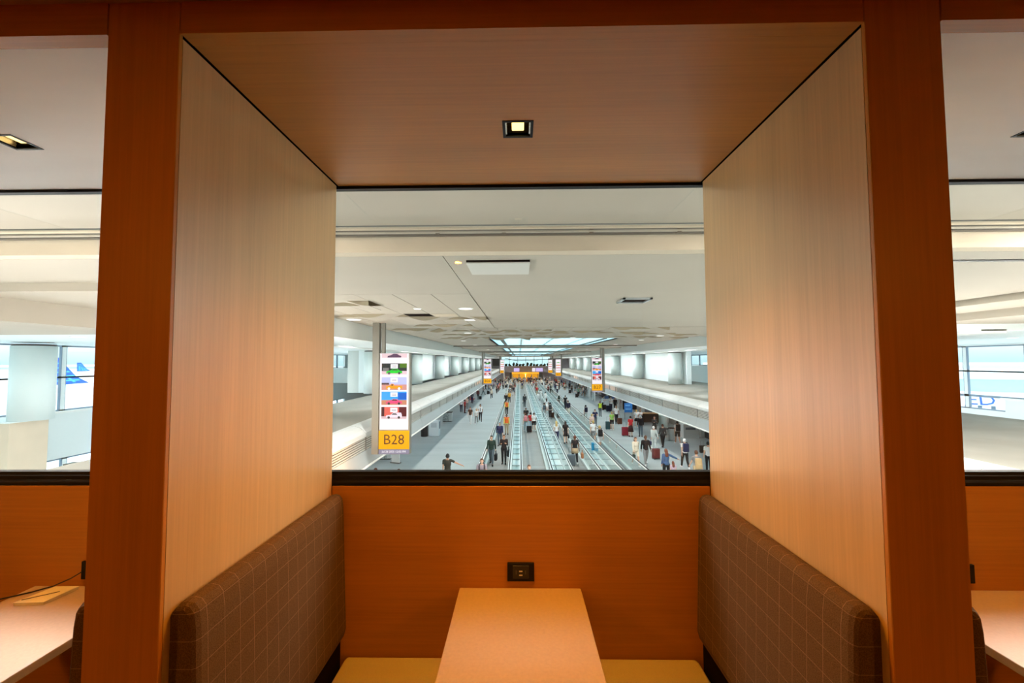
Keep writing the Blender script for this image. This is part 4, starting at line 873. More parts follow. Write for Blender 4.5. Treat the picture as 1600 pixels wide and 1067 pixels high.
def body(pose, sex, lod):
    key = (pose, sex, lod)
    if key in BODY: return BODY[key]
    sp = pose_spec(pose); sh = .185 if sex == 'm' else .165; hp = .092 if sex == 'm' else .098
    bones = []; zl = []
    for s, k in ((-1, 'L'), (1, 'R')):
        th, kn = sp[k]; hip = Vector((s * hp, 0, .93)); knee = hip + Vector((0, math.sin(th), -math.cos(th))) * .44; ank = knee + Vector((0, math.sin(th - kn), -math.cos(th - kn))) * .415
        fd = Vector((s * .15, 1, -.25 * max(0, kn - .2))).normalized(); bones += [('thigh', hip, knee, .088, .056), ('calf', knee, ank, .058, .038), ('foot', ank + Vector((0, -.03, -.045)), ank + fd * .16 + Vector((0, 0, -.055)), .042, .034)]
        zl.append(ank.z - .09)
    dz = -min(zl)
    for s, k in ((-1, 'aL'), (1, 'aR')):
        f, ab, el = sp[k]; shd = Vector((s * sh, 0, 1.435)); d = Vector((s * math.sin(ab), math.sin(f) * math.cos(ab), -math.cos(f) * math.cos(ab)))
        elb = shd + d * .29; e2 = f + el; inw = -.35 * s if pose == 'hold' else 0.0
        d2 = Vector((s * math.sin(ab) * (1 if ab > .5 else .6) + inw, math.sin(e2) * math.cos(ab), -math.cos(e2) * math.cos(ab))).normalized(); wr = elb + d2 * .245
        bones += [('uarm', shd, elb, .05, .04), ('farm', elb, wr, .041, .028), ('hand', wr + d2 * .02, wr + d2 * .075, .030, .032)]
        bones[-1] += (d2, s)
    ch = .16 if sex == 'm' else .145
    b = MB()
    for bn in bones: cap_mesh(b, bn[1], bn[2], bn[3], bn[4], 10)
    ell = [('torso', (0, 0, 1.29), (ch + .01, .115, .20)), ('torso', (0, .005, 1.10), (ch - .02, .105, .17)), ('pelvis', (0, -.005, .965), (ch + .0 if sex == 'm' else ch + .02, .118, .14)),
           ('head', (0, .015, 1.645), (.074, .092, .112)), ('head', (0, .045, 1.585), (.055, .06, .055))]
    if sex == 'f': ell.append(('torso', (0, .075, 1.29), (.12, .06, .07)))
    for n_, c_, r_ in ell: b.ball(c_, r_, 14, 9)
    cap_mesh(b, (-sh + .02, 0, 1.43), (sh - .02, 0, 1.43), .06, .06); cap_mesh(b, (0, -.01, 1.42), (0, .005, 1.58), .058, .05)
    b.ball((0, .112, 1.63), (.014, .022, .022), 8, 5); b.ball((-.076, .01, 1.63), (.014, .022, .032), 8, 5); b.ball((.076, .01, 1.63), (.014, .022, .032), 8, 5)
    me = b.mesh('tmp'); o = bpy.data.objects.new('tmp', me); COL.objects.link(o)
    rm = o.modifiers.new('r', 'REMESH'); rm.mode = 'VOXEL'; rm.voxel_size = .019 if lod == 0 else .036
    sm = o.modifiers.new('s', 'SMOOTH'); sm.iterations = 2; sm.factor = .5
    out = bpy.data.meshes.new_from_object(o.evaluated_get(bpy.context.evaluated_depsgraph_get())); bpy.data.objects.remove(o); bpy.data.meshes.remove(me)
    V = [v.co.copy() for v in out.vertices]; N = [v.normal.copy() for v in out.vertices]; F = [tuple(p.vertices) for p in out.polygons]
    lab = []
    for v in V:
        best = (9, '', 0)
        for bn in bones:
            a, c = bn[1], bn[2]; ab_ = c - a; t_ = max(0, min(1, (v - a).dot(ab_) / ab_.length_squared)); d = (v - (a + ab_ * t_)).length - (bn[3] + (bn[4] - bn[3]) * t_)
            if d < best[0] - 1e-4: best = (d, bn[0], t_)
        for n_, c_, r_ in ell:
            q = Vector(((v.x - c_[0]) / r_[0], (v.y - c_[1]) / r_[1], (v.z - c_[2]) / r_[2])); d = (q.length - 1) * min(r_)
            if d < best[0]: best = (d, n_, 0)
        if best[1] in ('torso', 'uarm') and v.z > 1.47 and abs(v.x) < .085: best = (0, 'neck', 0)
        lab.append(best[1:])
    def shell(name, cond, off, zmin=-9, zmax=99):
        ok = [cond(lab[i], V[i]) and zmin < V[i].z < zmax for i in range(len(V))]
        fs = [f for f in F if all(ok[i] for i in f)]
        if not fs: return None
        ids = sorted({i for f in fs for i in f}); ix = {i: k for k, i in enumerate(ids)}; n = len(ids)
        vs = [V[i] + N[i] * off for i in ids] + [V[i] - N[i] * .002 for i in ids]
        ff = [tuple(ix[i] for i in f) for f in fs]; cnt = {}
        for f in ff:
            for a, c in zip(f, f[1:] + f[:1]): cnt[(a, c)] = 1
        ff += [(c, a, a + n, c + n) for (a, c) in cnt if (c, a) not in cnt]
        m2 = bpy.data.meshes.new(name); m2.from_pydata([(v.x, v.y, v.z + dz) for v in vs], [], ff); m2.polygons.foreach_set('use_smooth', [True] * len(ff)); return m2
    R = {}
    R['shirtS'] = shell('shirt', lambda l, v: l[0] in ('torso', 'pelvis') or (l[0] == 'uarm' and l[1] < .62), .016, .93, 1.49)
    R['shirtL'] = shell('shirt', lambda l, v: l[0] in ('torso', 'pelvis', 'uarm') or (l[0] == 'farm' and l[1] < .93), .018, .60 if pose != 'arm' else .6, 1.50)
    if R['shirtL']: R['shirtL'] = shell('shirt', lambda l, v: (l[0] in ('torso', 'pelvis') and v.z > .91) or l[0] == 'uarm' or (l[0] == 'farm' and l[1] < .93), .018, .3, 1.50)
    R['vest'] = shell('vest', lambda l, v: l[0] in ('torso', 'pelvis') or (l[0] == 'uarm' and l[1] < .04), .032, .96, 1.48)
    R['trousers'] = shell('trousers', lambda l, v: l[0] in ('pelvis', 'thigh') or (l[0] == 'calf' and l[1] < .97), .015, -9, 1.0)
    R['shorts'] = shell('shorts', lambda l, v: l[0] == 'pelvis' or (l[0] == 'thigh' and l[1] < .78), .018, -9, 1.0)
    R['shoes'] = shell('shoes', lambda l, v: l[0] == 'foot' or (l[0] == 'calf' and l[1] > .96), .010)
    R['hair'] = shell('hair', lambda l, v: l[0] == 'head' and (v.z > 1.695 or (v.y < .0 and v.z > 1.575) or (v.z > 1.655 and v.y < .04)), .017 if lod == 0 else .02)
    def sk(z0, r0x, r0y, z1, r1x, r1y, nm):
        n = 16; vs = []; fs = []
        for z, a, c in ((z0, r0x, r0y), (z1, r1x, r1y), (z1, r1x - .015, r1y - .015), (z0, r0x - .015, r0y - .015)):
            for k in range(n): vs.append((a * math.cos(2 * PI * k / n), c * math.sin(2 * PI * k / n), z + dz))
        for i in range(4):
            for k in range(n): fs.append((i * n + k, i * n + (k + 1) % n, ((i + 1) % 4) * n + (k + 1) % n, ((i + 1) % 4) * n + k))
        m2 = bpy.data.meshes.new(nm); m2.from_pydata(vs, [], fs); m2.polygons.foreach_set('use_smooth', [True] * len(fs)); return m2
    R['skirt'] = sk(1.04, ch + .0, .125, .42, .25, .27, 'skirt'); R['skirtshort'] = sk(1.04, ch + .0, .125, .62, .20, .19, 'skirt'); R['wrap'] = sk(1.0, ch + .05, .15, .70, .23, .2, 'tied_jacket')
    lh = MB(); lh.ball((0, -.055, 1.60), (.09, .062, .15), 10, 7).ball((0, -.10, 1.46), (.095, .045, .16), 10, 7); lh.v = [(x, y, z + dz) for x, y, z in lh.v]; R['long'] = lh.mesh('hair_length', True)
    bu = MB().ball((0, -.10, 1.70), (.045, .045, .045), 8, 6); bu.v = [(x, y, z + dz) for x, y, z in bu.v]; R['bun'] = bu.mesh('hair_bun', True)
    ti = MB().prism([(-.025, 1.05), (0, 1.02), (.025, 1.05), (.018, 1.40), (-.018, 1.40)], .128, .148, 'Y'); ti.v = [(x, y, z + dz) for x, y, z in ti.v]; R['tie'] = ti.mesh('tie')
    # body mesh with fingers, eyes, mouth
    bb = MB(); bb.add([tuple(v) for v in V], F); nskin = len(bb.f)
    if lod == 0:
        for bn in bones:
            if bn[0] != 'hand': continue
            d2, s = bn[5], bn[6]; wrist = bn[1]; side = Vector((0, 1, 0)) - d2 * d2.y
            side = side.normalized() if side.length > .1 else Vector((0, 0, 1)); nrm = d2.cross(side).normalized() * s
            if nrm.x * s > 0: nrm = -nrm
            base = wrist + d2 * .06
            for k, L_ in enumerate((.068, .078, .072, .056)):
                p0 = base + side * (.024 - .016 * k); p1 = p0 + d2 * L_ * .55; p2 = p1 + d2 * L_ * .35 + nrm * L_ * .22; p3 = p2 + d2 * L_ * .15 + nrm * L_ * .25
                bb.tube([p0, p1, p2, p3], [.0095, .0088, .008, .006], 5)
            q0 = wrist + d2 * .015 + side * .022; q1 = q0 + side * .024 + d2 * .028; bb.tube([q0, q1, q1 + d2 * .03 + nrm * .006], [.011, .010, .007], 5)
        nskin = len(bb.f)
        for x in (-.031, .031): bb.ball((x, .098, 1.655), (.012, .008, .008), 6, 4)
        bb.ball((0, .102, 1.578), (.024, .006, .006), 6, 4)
    bb.v = [(x, y, z + dz) for x, y, z in bb.v]
    mb_ = bpy.data.meshes.new('body'); mb_.from_pydata(bb.v, [], bb.f); mb_.polygons.foreach_set('use_smooth', [True] * len(bb.f)); mb_.materials.append(SKINS[0]); mb_.materials.append(M_EYE)
    mb_.polygons.foreach_set('material_index', [0] * nskin + [1] * (len(bb.f) - nskin)); R['body'] = mb_; R['hand'] = [tuple(bn[2] + Vector((0, 0, dz))) for bn in bones if bn[0] == 'hand']; R['h'] = 1.775 + dz
    bpy.data.meshes.remove(out); BODY[key] = R; return R
WALKS = ((-1.95, -.6), (.17, 1.52), (2.68, 3.88), (5.15, 6.2))
def ground_z(x, y): return FLOOR + (.026 if 16.5 < y < 112.5 and any(a - .05 < x < b + .05 for a, b in WALKS) else 0.0)
def person(x, y, hd, sex, pose, h, top, bot, hair, shoe, label, group=None, lod=0, skin=0, extra=''):
    R = body(pose, sex, lod); s = h / R['h']; z = ground_z(x, y)
    t = thing('person', label, 'person', (x, y, z), -math.radians(hd), group); t.scale = (s, s, s)
    def P(nm, key, m):
        if R.get(key): return put(nm, R[key], m, t)
    o = put('body', R['body'], None, t)
    if skin: o.material_slots[0].link = 'OBJECT'; o.material_slots[0].material = SKINS[skin]
    tc_, sl = top.split(); bk, bc = bot.split(); hc, hs = hair.split()
    P('shirt', 'shirt' + sl, cm(tc_)); P({'skirtshort': 'skirt'}.get(bk, bk), bk, cm(bc)); P('shoes', 'shoes', cm(shoe)); ho = P('hair', 'hair', hm(hc))
    if hs == 'long': put('hair_length', R['long'], hm(hc), ho)
    if hs == 'bun': put('hair_bun', R['bun'], hm(hc), ho)
    if extra.startswith('vest'):
        c = extra.split()[1]; P('safety_vest', 'vest', mat('vest_' + c, rgb(*CLR['vestlime' if c == 'lime' else c]), .6))
    if extra.startswith('wrap'): P('tied_jacket', 'wrap', cm(extra.split()[1]))
    if extra.startswith('tie'): P('tie', 'tie', cm('black'))
    return t, R, s
def local(x, y, z, hd, lx, ly, lz):
    a = -math.radians(hd); return (x + lx * math.cos(a) - ly * math.sin(a), y + lx * math.sin(a) + ly * math.cos(a), z + lz)
BP = (MB().box(-.15, .15, -.17, 0, 0, .46).mesh('backpack_body', True, .045, 3), MB().box(-.11, .11, -.215, -.16, .04, .24).mesh('backpack_pocket', True, .02, 2),
      MB().tube([(-.10, -.01, .44), (-.11, .10, .50), (-.11, .26, .40), (-.11, .27, .22), (-.12, .12, .06), (-.12, -.02, .06)], .02, 5).mesh('shoulder_strap'), MB().tube([(.10, -.01, .44), (.11, .10, .50), (.11, .26, .40), (.11, .27, .22), (.12, .12, .06), (.12, -.02, .06)], .02, 5).mesh('shoulder_strap'))
def backpack(x, y, hd, s, col, label, low=False):
    z = ground_z(x, y); t = thing('backpack', label, 'backpack', local(x, y, z, hd, 0, -.125 * s, (.84 if low else 1.0) * s), -math.radians(hd)); k = 1.05 * s; t.scale = (k, k, k * (1.0 if not low else 1.1))
    put('pack_body', BP[0], cm(col), t); put('pack_pocket', BP[1], cm(col), t)
    if not low:
        for m_ in BP[2:]: put('shoulder_strap', m_, cm('black' if col in ('charcoal', 'slate', 'navy', 'midnight') else col), t)
BG = (MB().box(-.14, .14, -.055, .055, 0, .24).mesh('bag_body', True, .03, 2), MB().tube([(-.11, 0, .23), (-.09, 0, .36), (.09, 0, .36), (.11, 0, .23)], .011, 5).mesh('bag_handle'))
def bag(pos, hd, col, label, sc=1.0):
    t = thing('handbag', label, 'bag', pos, -math.radians(hd) + PI / 2); t.scale = (sc,) * 3; put('bag_body', BG[0], cm(col), t); put('bag_handle', BG[1], cm(col), t)
SC = (MB().box(-.22, .22, -.13, .13, .05, .62).mesh('case_shell', True, .035, 3), MB().tube([(-.11, .09, .60), (-.11, .09, .98), (.11, .09, .98), (.11, .09, .60)], .011, 5).mesh('pull_handle'),
      MB().lathe([(.028, -.012), (.028, .012)], 8).mesh('wheel'), MB().box(-.228, .228, -.012, .012, .06, .61).mesh('zip_band'), MB().box(-.006, .006, -.138, -.13, .10, .56).mesh('shell_rib'))
def suitcase(x, y, col, h, rz, label):
    t = thing('suitcase', label, 'suitcase', (x, y, ground_z(x, y)), math.radians(rz)); k = h / .66; t.scale = (k, k, k)
    put('case_shell', SC[0], cm(col), t); put('pull_handle', SC[1], M_GREY, t); put('zip_band', SC[3], cm('black'), t)
    for q in (-.12, -.04, .04, .12): put('shell_rib', SC[4], cm(col), t, (q, 0, 0))
    for a in (-.17, .17):
        for c in (-.09, .09): put('wheel', SC[2], M_RUB, t, (a, c, .028), (0, PI / 2, 0))
PEOPLE = [
(-1.75, 19.55, 180, 'm', 'hold', 1.78, 'greylilac S', 'trousers charcoal', 'brown short', 'black', 'bearded man in a grey shirt with shoulder straps at the window sill edge, left walkway', 'backpack charcoal'),
(-1.7, 25.52, 184, 'm', 'walk', 1.78, 'darkgreen L', 'trousers slate', 'black short', 'black', 'man in dark green jumper carrying a round dark bag on the left walkway', 'roundbag black'),
(-0.95, 25.72, 180, 'm', 'hold', 1.8, 'blackbrown L', 'trousers black', 'brown short', 'black', 'man in long black-brown coat looking at his hands on the left walkway', 'coatbag black'),
(-1.47, 31.44, 178, 'm', 'walk2', 1.72, 'navy L', 'trousers slate', 'grey short', 'black', 'grey-haired man in navy jacket walking behind the two dark-clad men', ''),
(-1.09, 35.93, 180, 'm', 'stand', 1.76, 'yellow L', 'trousers khaki', 'black short', 'black', 'airport worker in orange vest over yellow sleeves and khaki trousers', 'vest orange'),
(-1.46, 48.8, 180, 'm', 'stand', 1.74, 'yellow L', 'trousers black', 'black short', 'white', 'airport worker in orange vest, black trousers and white shoes', 'vest orange'),
(-1.88, 59.06, 180, 'm', 'walk', 1.76, 'black L', 'trousers black', 'brown short', 'black', 'man all in black between two vest-wearing workers on left walkway', ''),
(-1.47, 62.62, 180, 'm', 'walk2', 1.74, 'amber L', 'trousers black', 'brown short', 'black', 'farther worker in amber jacket and black trousers on left walkway', ''),
(-1.8, 82.75, 180, 'm', 'walk', 1.8, 'charcoal L', 'trousers black', 'black short', 'black', 'left of two dark figures side by side on the far left walkway', ''),
(-1.33, 82.73, 180, 'm', 'walk2', 1.75, 'taupe L', 'trousers black', 'grey short', 'black', 'right of two dark figures side by side on the far left walkway', ''),
(0.42, 18.63, 180, 'm', 'stand', 1.72, 'white S', 'trousers slate', 'brown short', 'black', 'brown-haired person in white cut off by the window sill on middle walkway', ''),
(0.55, 37.26, 0, 'f', 'walk', 1.68, 'sage S', 'trousers paleblue', 'brown bun', 'white', 'woman in sage green top and pale jeans wearing a pink backpack', 'backpack pink'),
(1.01, 38.18, 0, 'f', 'walk2', 1.62, 'red S', 'trousers paleblue', 'black bun', 'white', 'woman in red top and pale jeans beside a small black suitcase', ''),
(1.31, 37.66, 0, 'f', 'walk', 1.66, 'white S', 'shorts black', 'brown bun', 'white', 'woman in white top and black shorts on the middle walkway', ''),
(0.65, 40.59, 180, 'm', 'hold', 1.8, 'black S', 'trousers charcoal', 'grey short', 'black', 'grey-haired man in black facing the three women on middle walkway', ''),
(0.74, 57.06, 0, 'm', 'walk', 1.78, 'charcoal L', 'trousers charcoal', 'black short', 'black', 'man in charcoal jacket walking alone up the middle walkway', 'tote grey'),
(0.7, 102.27, 180, 'm', 'walk2', 1.75, 'black L', 'trousers black', 'black short', 'black', 'small black figure at the far end of middle walkway', ''),
(2.85, 32.42, 0, 'f', 'walk', 1.66, 'white S', 'trousers navy', 'blonde long', 'black', 'woman with long blonde hair, white top and navy trousers', ''),
(3.5, 32.0, 0, 'f', 'walk2', 1.7, 'black S', 'skirtshort black', 'darkbrown long', 'black', 'woman with long dark brown hair and black top and short skirt', 'bag black'),
(3.39, 25.83, 0, 'f', 'walkpull', 1.72, 'black S', 'trousers black', 'auburn bun', 'white', 'woman in black top with a khaki jacket tied at her waist', 'wrap khaki'),
(2.7, 45.43, 0, 'm', 'walk', 1.78, 'white S', 'trousers grey', 'black short', 'black', 'man in white shirt wearing a large dark slate backpack on third walkway', 'backpack slate'),
(3.36, 45.72, 0, 'm', 'walk2', 1.78, 'white S', 'trousers black', 'black short', 'white', 'man in white shirt and black trousers with charcoal backpack and white shoes', 'backpack charcoal'),
(3.38, 51.82, 0, 'f', 'walk', 1.68, 'white S', 'skirt white', 'darkbrown long', 'white', 'woman in white dress with very long dark hair', ''),
(3.82, 61.56, 0, 'm', 'walk2', 1.76, 'white L', 'trousers white', 'black short', 'white', 'man dressed all in white on the third walkway', ''),
(3.51, 67.59, 0, 'f', 'walk', 1.7, 'white S', 'trousers white', 'brown bun', 'white', 'woman in white pushing a low white pushchair', ''),
(3.38, 84.57, 0, 'f', 'walk2', 1.68, 'black S', 'shorts black', 'brown long', 'white', 'person in black top and shorts with bare legs, far third walkway', ''),
(3.09, 91.92, 0, 'f', 'walk', 1.66, 'grey S', 'trousers white', 'black bun', 'white', 'person in grey top and white trousers, far third walkway', ''),
(2.85, 106.92, 0, 'm', 'walk2', 1.75, 'black L', 'trousers black', 'black short', 'black', 'black figure near the far end of third walkway', ''),
(5.65, 32.29, 0, 'f', 'walk', 1.72, 'white S', 'shorts grey', 'blonde short', 'white', 'fair-haired person in white shirt and grey shorts on right-hand walkway', ''),
(5.64, 29.64, 0, 'm', 'walk2', 1.74, 'white S', 'shorts white', 'blonde short', 'white', 'fair-haired man in white with a round black backpack on right-hand walkway', 'backpack black'),
(6.36, 36.95, 0, 'f', 'walk', 1.66, 'blush S', 'skirtshort black', 'blonde bun', 'black', 'woman in blush top and black short skirt on the right-hand walkway', ''),
(7.15, 39.76, 180, 'm', 'hold', 1.74, 'navy S', 'trousers slate', 'brown short', 'black', 'man in navy shirt looking down beside the right-hand walkway', ''),
(5.55, 47.74, 0, 'm', 'walk', 1.8, 'midnight L', 'trousers cream', 'brown short', 'brown', 'man in midnight jumper and cream trousers on the right-hand walkway', ''),
(6.04, 54.99, 0, 'm', 'walk2', 1.78, 'black S', 'trousers black', 'black short', 'black', 'black-clad man just ahead of the cream trousers', ''),
(5.46, 58.08, 0, 'f', 'walk', 1.7, 'white S', 'trousers taupe', 'white short', 'white', 'white-haired woman with dark green backpack on right-hand walkway', 'backpack darkgreen'),
(5.48, 79.15, 0, 'm', 'walk', 1.74, 'maroon S', 'trousers black', 'brown short', 'black', 'person in maroon top on the far right-hand walkway', ''),
(6.11, 81.79, 0, 'm', 'walk2', 1.74, 'white S', 'trousers darkgreen', 'black short', 'black', 'person with dark green trousers on the far right-hand walkway', 'backpack darkgreen'),
(5.77, 108.73, 0, 'm', 'walk', 1.74, 'blush S', 'trousers midnight', 'brown short', 'black', 'person in blush shirt at the far end of right-hand walkway', ''),
(6.97, 25.39, 180, 'f', 'walk', 1.72, 'cream L', 'shorts cream', 'auburn long', 'white', 'woman in cream jumper and shorts with a small dark shoulder bag', 'bag darkgreen'),
(7.63, 25.61, 180, 'm', 'walk2', 1.78, 'black L', 'trousers grey', 'brown short', 'white', 'man in black jumper and grey trousers walking beside the woman in cream', ''),
(9.55, 30.06, 0, 'f', 'walkpull', 1.66, 'mist L', 'trousers mist', 'white short', 'white', 'white-haired woman in pale grey pulling stacked luggage', ''),
(10.44, 30.82, 0, 'f', 'walk2', 1.68, 'charcoal L', 'trousers black', 'auburn bun', 'black', 'woman in charcoal striding beside the white-haired woman', ''),
(7.63, 22.08, 0, 'f', 'arm', 1.72, 'denim L', 'trousers black', 'auburn long', 'black', 'woman in blue denim jacket with her right arm held out', ''),
(7.72, 21.35, 0, 'f', 'stand', 1.25, 'lilac S', 'skirt lilac', 'auburn long', 'white', 'small child in lilac beside the woman in denim', ''),
(9.66, 24.8, 0, 'f', 'walk', 1.74, 'white S', 'trousers black', 'white bun', 'white', 'white-haired woman in black trousers with a large navy backpack', 'backpack navy'),
(8.99, 21.59, 0, 'm', 'walk2', 1.74, 'grey S', 'shorts khaki', 'brown short', 'black', 'person in grey shirt wearing a big beige backpack low', 'backpack beigelow'),
(10.65, 23.97, 0, 'm', 'stand', 1.72, 'white S', 'trousers black', 'black short', 'black', 'person in white shirt half hidden at the right jamb', ''),
(11.92, 31.92, 0, 'm', 'walk', 1.74, 'white S', 'shorts black', 'black short', 'white', 'man in black shorts and a black backpack by the grey podium', 'backpack black'),
(9.23, 35.02, 0, 'f', 'stand', 1.72, 'red S', 'skirt maroonblack', 'darkbrown bun', 'black', 'woman in bright red shirt and dark brown skirt', ''),
(10.05, 35.01, 0, 'm', 'stand', 1.8, 'black L', 'trousers slate', 'white short', 'black', 'man in black jacket and slate trousers with white hair beside the red shirt', ''),
(11.01, 39.72, 0, 'f', 'stand', 1.7, 'white S', 'skirtshort black', 'blonde short', 'white', 'woman in white blouse and black skirt with diagonal strap', ''),
(11.48, 40.09, 180, 'f', 'hold', 1.68, 'white S', 'trousers white', 'blonde long', 'white', 'blonde woman in white behind the black jacket', ''),
(9.73, 42.26, 180, 'm', 'walk2', 1.82, 'white S', 'trousers black', 'brown short', 'black', 'man in white short-sleeved shirt and black trousers', ''),
(8.41, 38.29, 0, 'f', 'stand', 1.68, 'lime S', 'shorts black', 'blonde short', 'white', 'woman in lime green shirt and black shorts', ''),
(9.16, 47.68, 180, 'm', 'stand', 1.72, 'charcoal S', 'trousers slate', 'black short', 'black', 'airport worker in bright lime safety vest', 'vest lime'),
(10.67, 53.83, 90, 'm', 'hold', 1.76, 'white S', 'trousers black', 'black short', 'black', 'man in white shirt and black trousers under the canopy edge by lime vest', ''),
(11.41, 52.46, 180, 'f', 'hold', 1.72, 'white S', 'trousers midnight', 'white short', 'black', 'white-haired woman in white shirt and midnight trousers at the desk', ''),
(11.96, 52.45, 180, 'm', 'stand', 1.74, 'black L', 'trousers black', 'black short', 'black', 'black-clad person standing behind the desk at right gate', ''),
(6.91, 43.76, 0, 'f', 'walk', 1.72, 'white S', 'trousers mist', 'black bun', 'white', 'woman in white top and pale trousers with midnight backpack beside walkway', 'backpack midnight'),
(10.27, 72.73, 0, 'm', 'walk2', 1.76, 'sage S', 'trousers black', 'white short', 'white', 'man in pale sage shirt with a black suitcase by right shops', ''),
(10.3, 82.12, 0, 'm', 'stand', 1.74, 'taupe S', 'trousers black', 'white short', 'black', 'white-haired man in taupe near the right shops', ''),
(10.84, 90.18, 0, 'm', 'walk', 1.74, 'black L', 'trousers black', 'black short', 'black', 'black-clad man ahead of the taupe shirt', ''),
(9.51, 87.37, 180, 'f', 'walk', 1.68, 'cream S', 'shorts charcoal', 'brown bun', 'white', 'woman in cream top and charcoal shorts on far right floor', ''),
(8.7, 91.27, 0, 'm', 'walk2', 1.76, 'darkgreen S', 'trousers black', 'black short', 'black', 'man in dark green shirt on far right floor', ''),
(7.34, 84.77, 0, 'm', 'walk', 1.74, 'navy L', 'trousers slate', 'black short', 'black', 'person in navy close to the far right-hand walkway end', ''),
(7.35, 80.63, 0, 'f', 'walk2', 1.68, 'mist S', 'trousers midnight', 'brown bun', 'black', 'person in pale grey top close to the far right-hand walkway end', ''),
(11.21, 35.06, 180, 'f', 'hold', 1.7, 'charcoal L', 'trousers black', 'darkbrown long', 'black', 'dark-clad woman standing by the white cylinders under the canopy', ''),
(-3.52, 20.57, 0, 'm', 'arm', 1.8, 'olive S', 'trousers black', 'black short', 'black', 'broad man in dark olive shirt with right arm held out, alone on left floor', ''),
(-6.18, 18.01, 0, 'f', 'stand', 1.75, 'mist S', 'trousers slate', 'auburn bun', 'black', 'person whose auburn head shows below the patterned bin', ''),
(-5.17, 18.0, 180, 'm', 'stand', 1.72, 'blush S', 'trousers slate', 'brown short', 'black', 'person whose brown-haired head just clears the sill on left floor', ''),
(-4.93, 42.17, 180, 'f', 'walk', 1.72, 'brown S', 'trousers white', 'darkbrown bun', 'white', 'woman in brown top and wide white trousers on left floor', ''),
(-4.31, 42.16, 180, 'f', 'walk2', 1.55, 'white S', 'trousers grey', 'blonde long', 'white', 'girl in white top and grey trousers between two adults', ''),
(-4.1, 44.17, 180, 'm', 'walk', 1.8, 'white S', 'trousers black', 'black short', 'black', 'man in white shirt, black tie and black trousers', 'tie black'),
(-7.19, 51.81, 0, 'm', 'stand', 1.76, 'white S', 'trousers midnight', 'grey short', 'black', 'man in white shirt and midnight trousers by left shops', ''),
(-6.63, 50.97, 90, 'f', 'stand', 1.64, 'red S', 'trousers maroon', 'brown bun', 'black', 'person in red beside the midnight trousers by left shops', ''),
(-6.8, 54.52, 180, 'f', 'hold', 1.62, 'blush S', 'trousers grey', 'blonde bun', 'white', 'person in blush top near the red one by left shops', ''),
(-7.03, 62.28, 0, 'm', 'walk', 1.8, 'slate L', 'trousers navy', 'brown short', 'black', 'tall man in slate jacket and navy trousers by left shops', ''),
(-8.04, 66.29, 0, 'm', 'stand', 1.74, 'black L', 'trousers black', 'black short', 'black', 'black-clad person at the left canopy edge', ''),
(-6.72, 68.21, 180, 'm', 'stand', 1.76, 'maroon L', 'trousers charcoal', 'brown short', 'black', 'man in maroon jacket next to a black suitcase on left floor', ''),
(-4.61, 69.64, 180, 'f', 'walk2', 1.72, 'cream S', 'trousers black', 'blonde bun', 'white', 'fair woman in cream top and black trousers on left floor', ''),
(-4.37, 81.06, 180, 'm', 'walk', 1.74, 'taupe S', 'trousers black', 'black short', 'black', 'man in taupe shirt under the second hanging sign', ''),
(-5.85, 96.17, 0, 'f', 'stand', 1.7, 'lilac S', 'trousers slate', 'brown bun', 'black', 'person in lilac under the second hanging sign', ''),
(-3.54, 93.25, 180, 'm', 'walk2', 1.78, 'greylilac S', 'trousers black', 'brown short', 'black', 'tall person in grey-lilac left of the far left walkway', ''),
(-4.74, 100.8, 0, 'm', 'stand', 1.72, 'black L', 'trousers black', 'black short', 'black', 'black figure in front of a white arch on far left floor', ''),
]
CASES = [
(0.86, 36.9, 'black', 0.62, 20, 'small black suitcase beside the woman in red top'),
(3.09, 25.26, 'slate', 0.72, 0, 'grey slate suitcase pulled by the woman with a tied khaki jacket'),
(3.61, 46.18, 'brown', 0.66, 0, 'brown suitcase beside the man with charcoal backpack'),
(5.19, 29.13, 'cyan', 0.66, 0, 'bright turquoise-blue suitcase on the right-hand walkway'),
(8.85, 35.37, 'crimson', 0.78, 0, 'crimson suitcase beside the woman in bright red shirt'),
(9.93, 41.75, 'brown', 0.66, 10, 'brown suitcase beside the white short-sleeved shirt'),
(8.17, 38.64, 'teal', 0.78, 0, 'dark teal suitcase beside the lime green shirt'),
(10.92, 53.97, 'black', 0.7, 30, 'black suitcase beside the lime safety vest'),
(9.86, 71.86, 'black', 0.72, 0, 'black suitcase beside the pale sage shirt'),
(8.74, 27.15, 'maroon', 0.7, 20, 'maroon suitcase lower of the stacked luggage pulled by white-haired woman'),
(-6.38, 68.65, 'black', 0.6, 0, 'black suitcase beside the maroon jacket'),
(-5.9, 79.56, 'black', 0.68, 0, 'black suitcase under the second hanging sign'),
(12.43, 28.82, 'black', 0.55, 0, 'black suitcase near the right jamb'),
(11.06, 52.13, 'midnight', 0.8, 15, 'midnight blue tall suitcase in front of the desk'),
(9.83, 81.33, 'black', 0.7, 0, 'black suitcase beside the taupe shirt'),
]
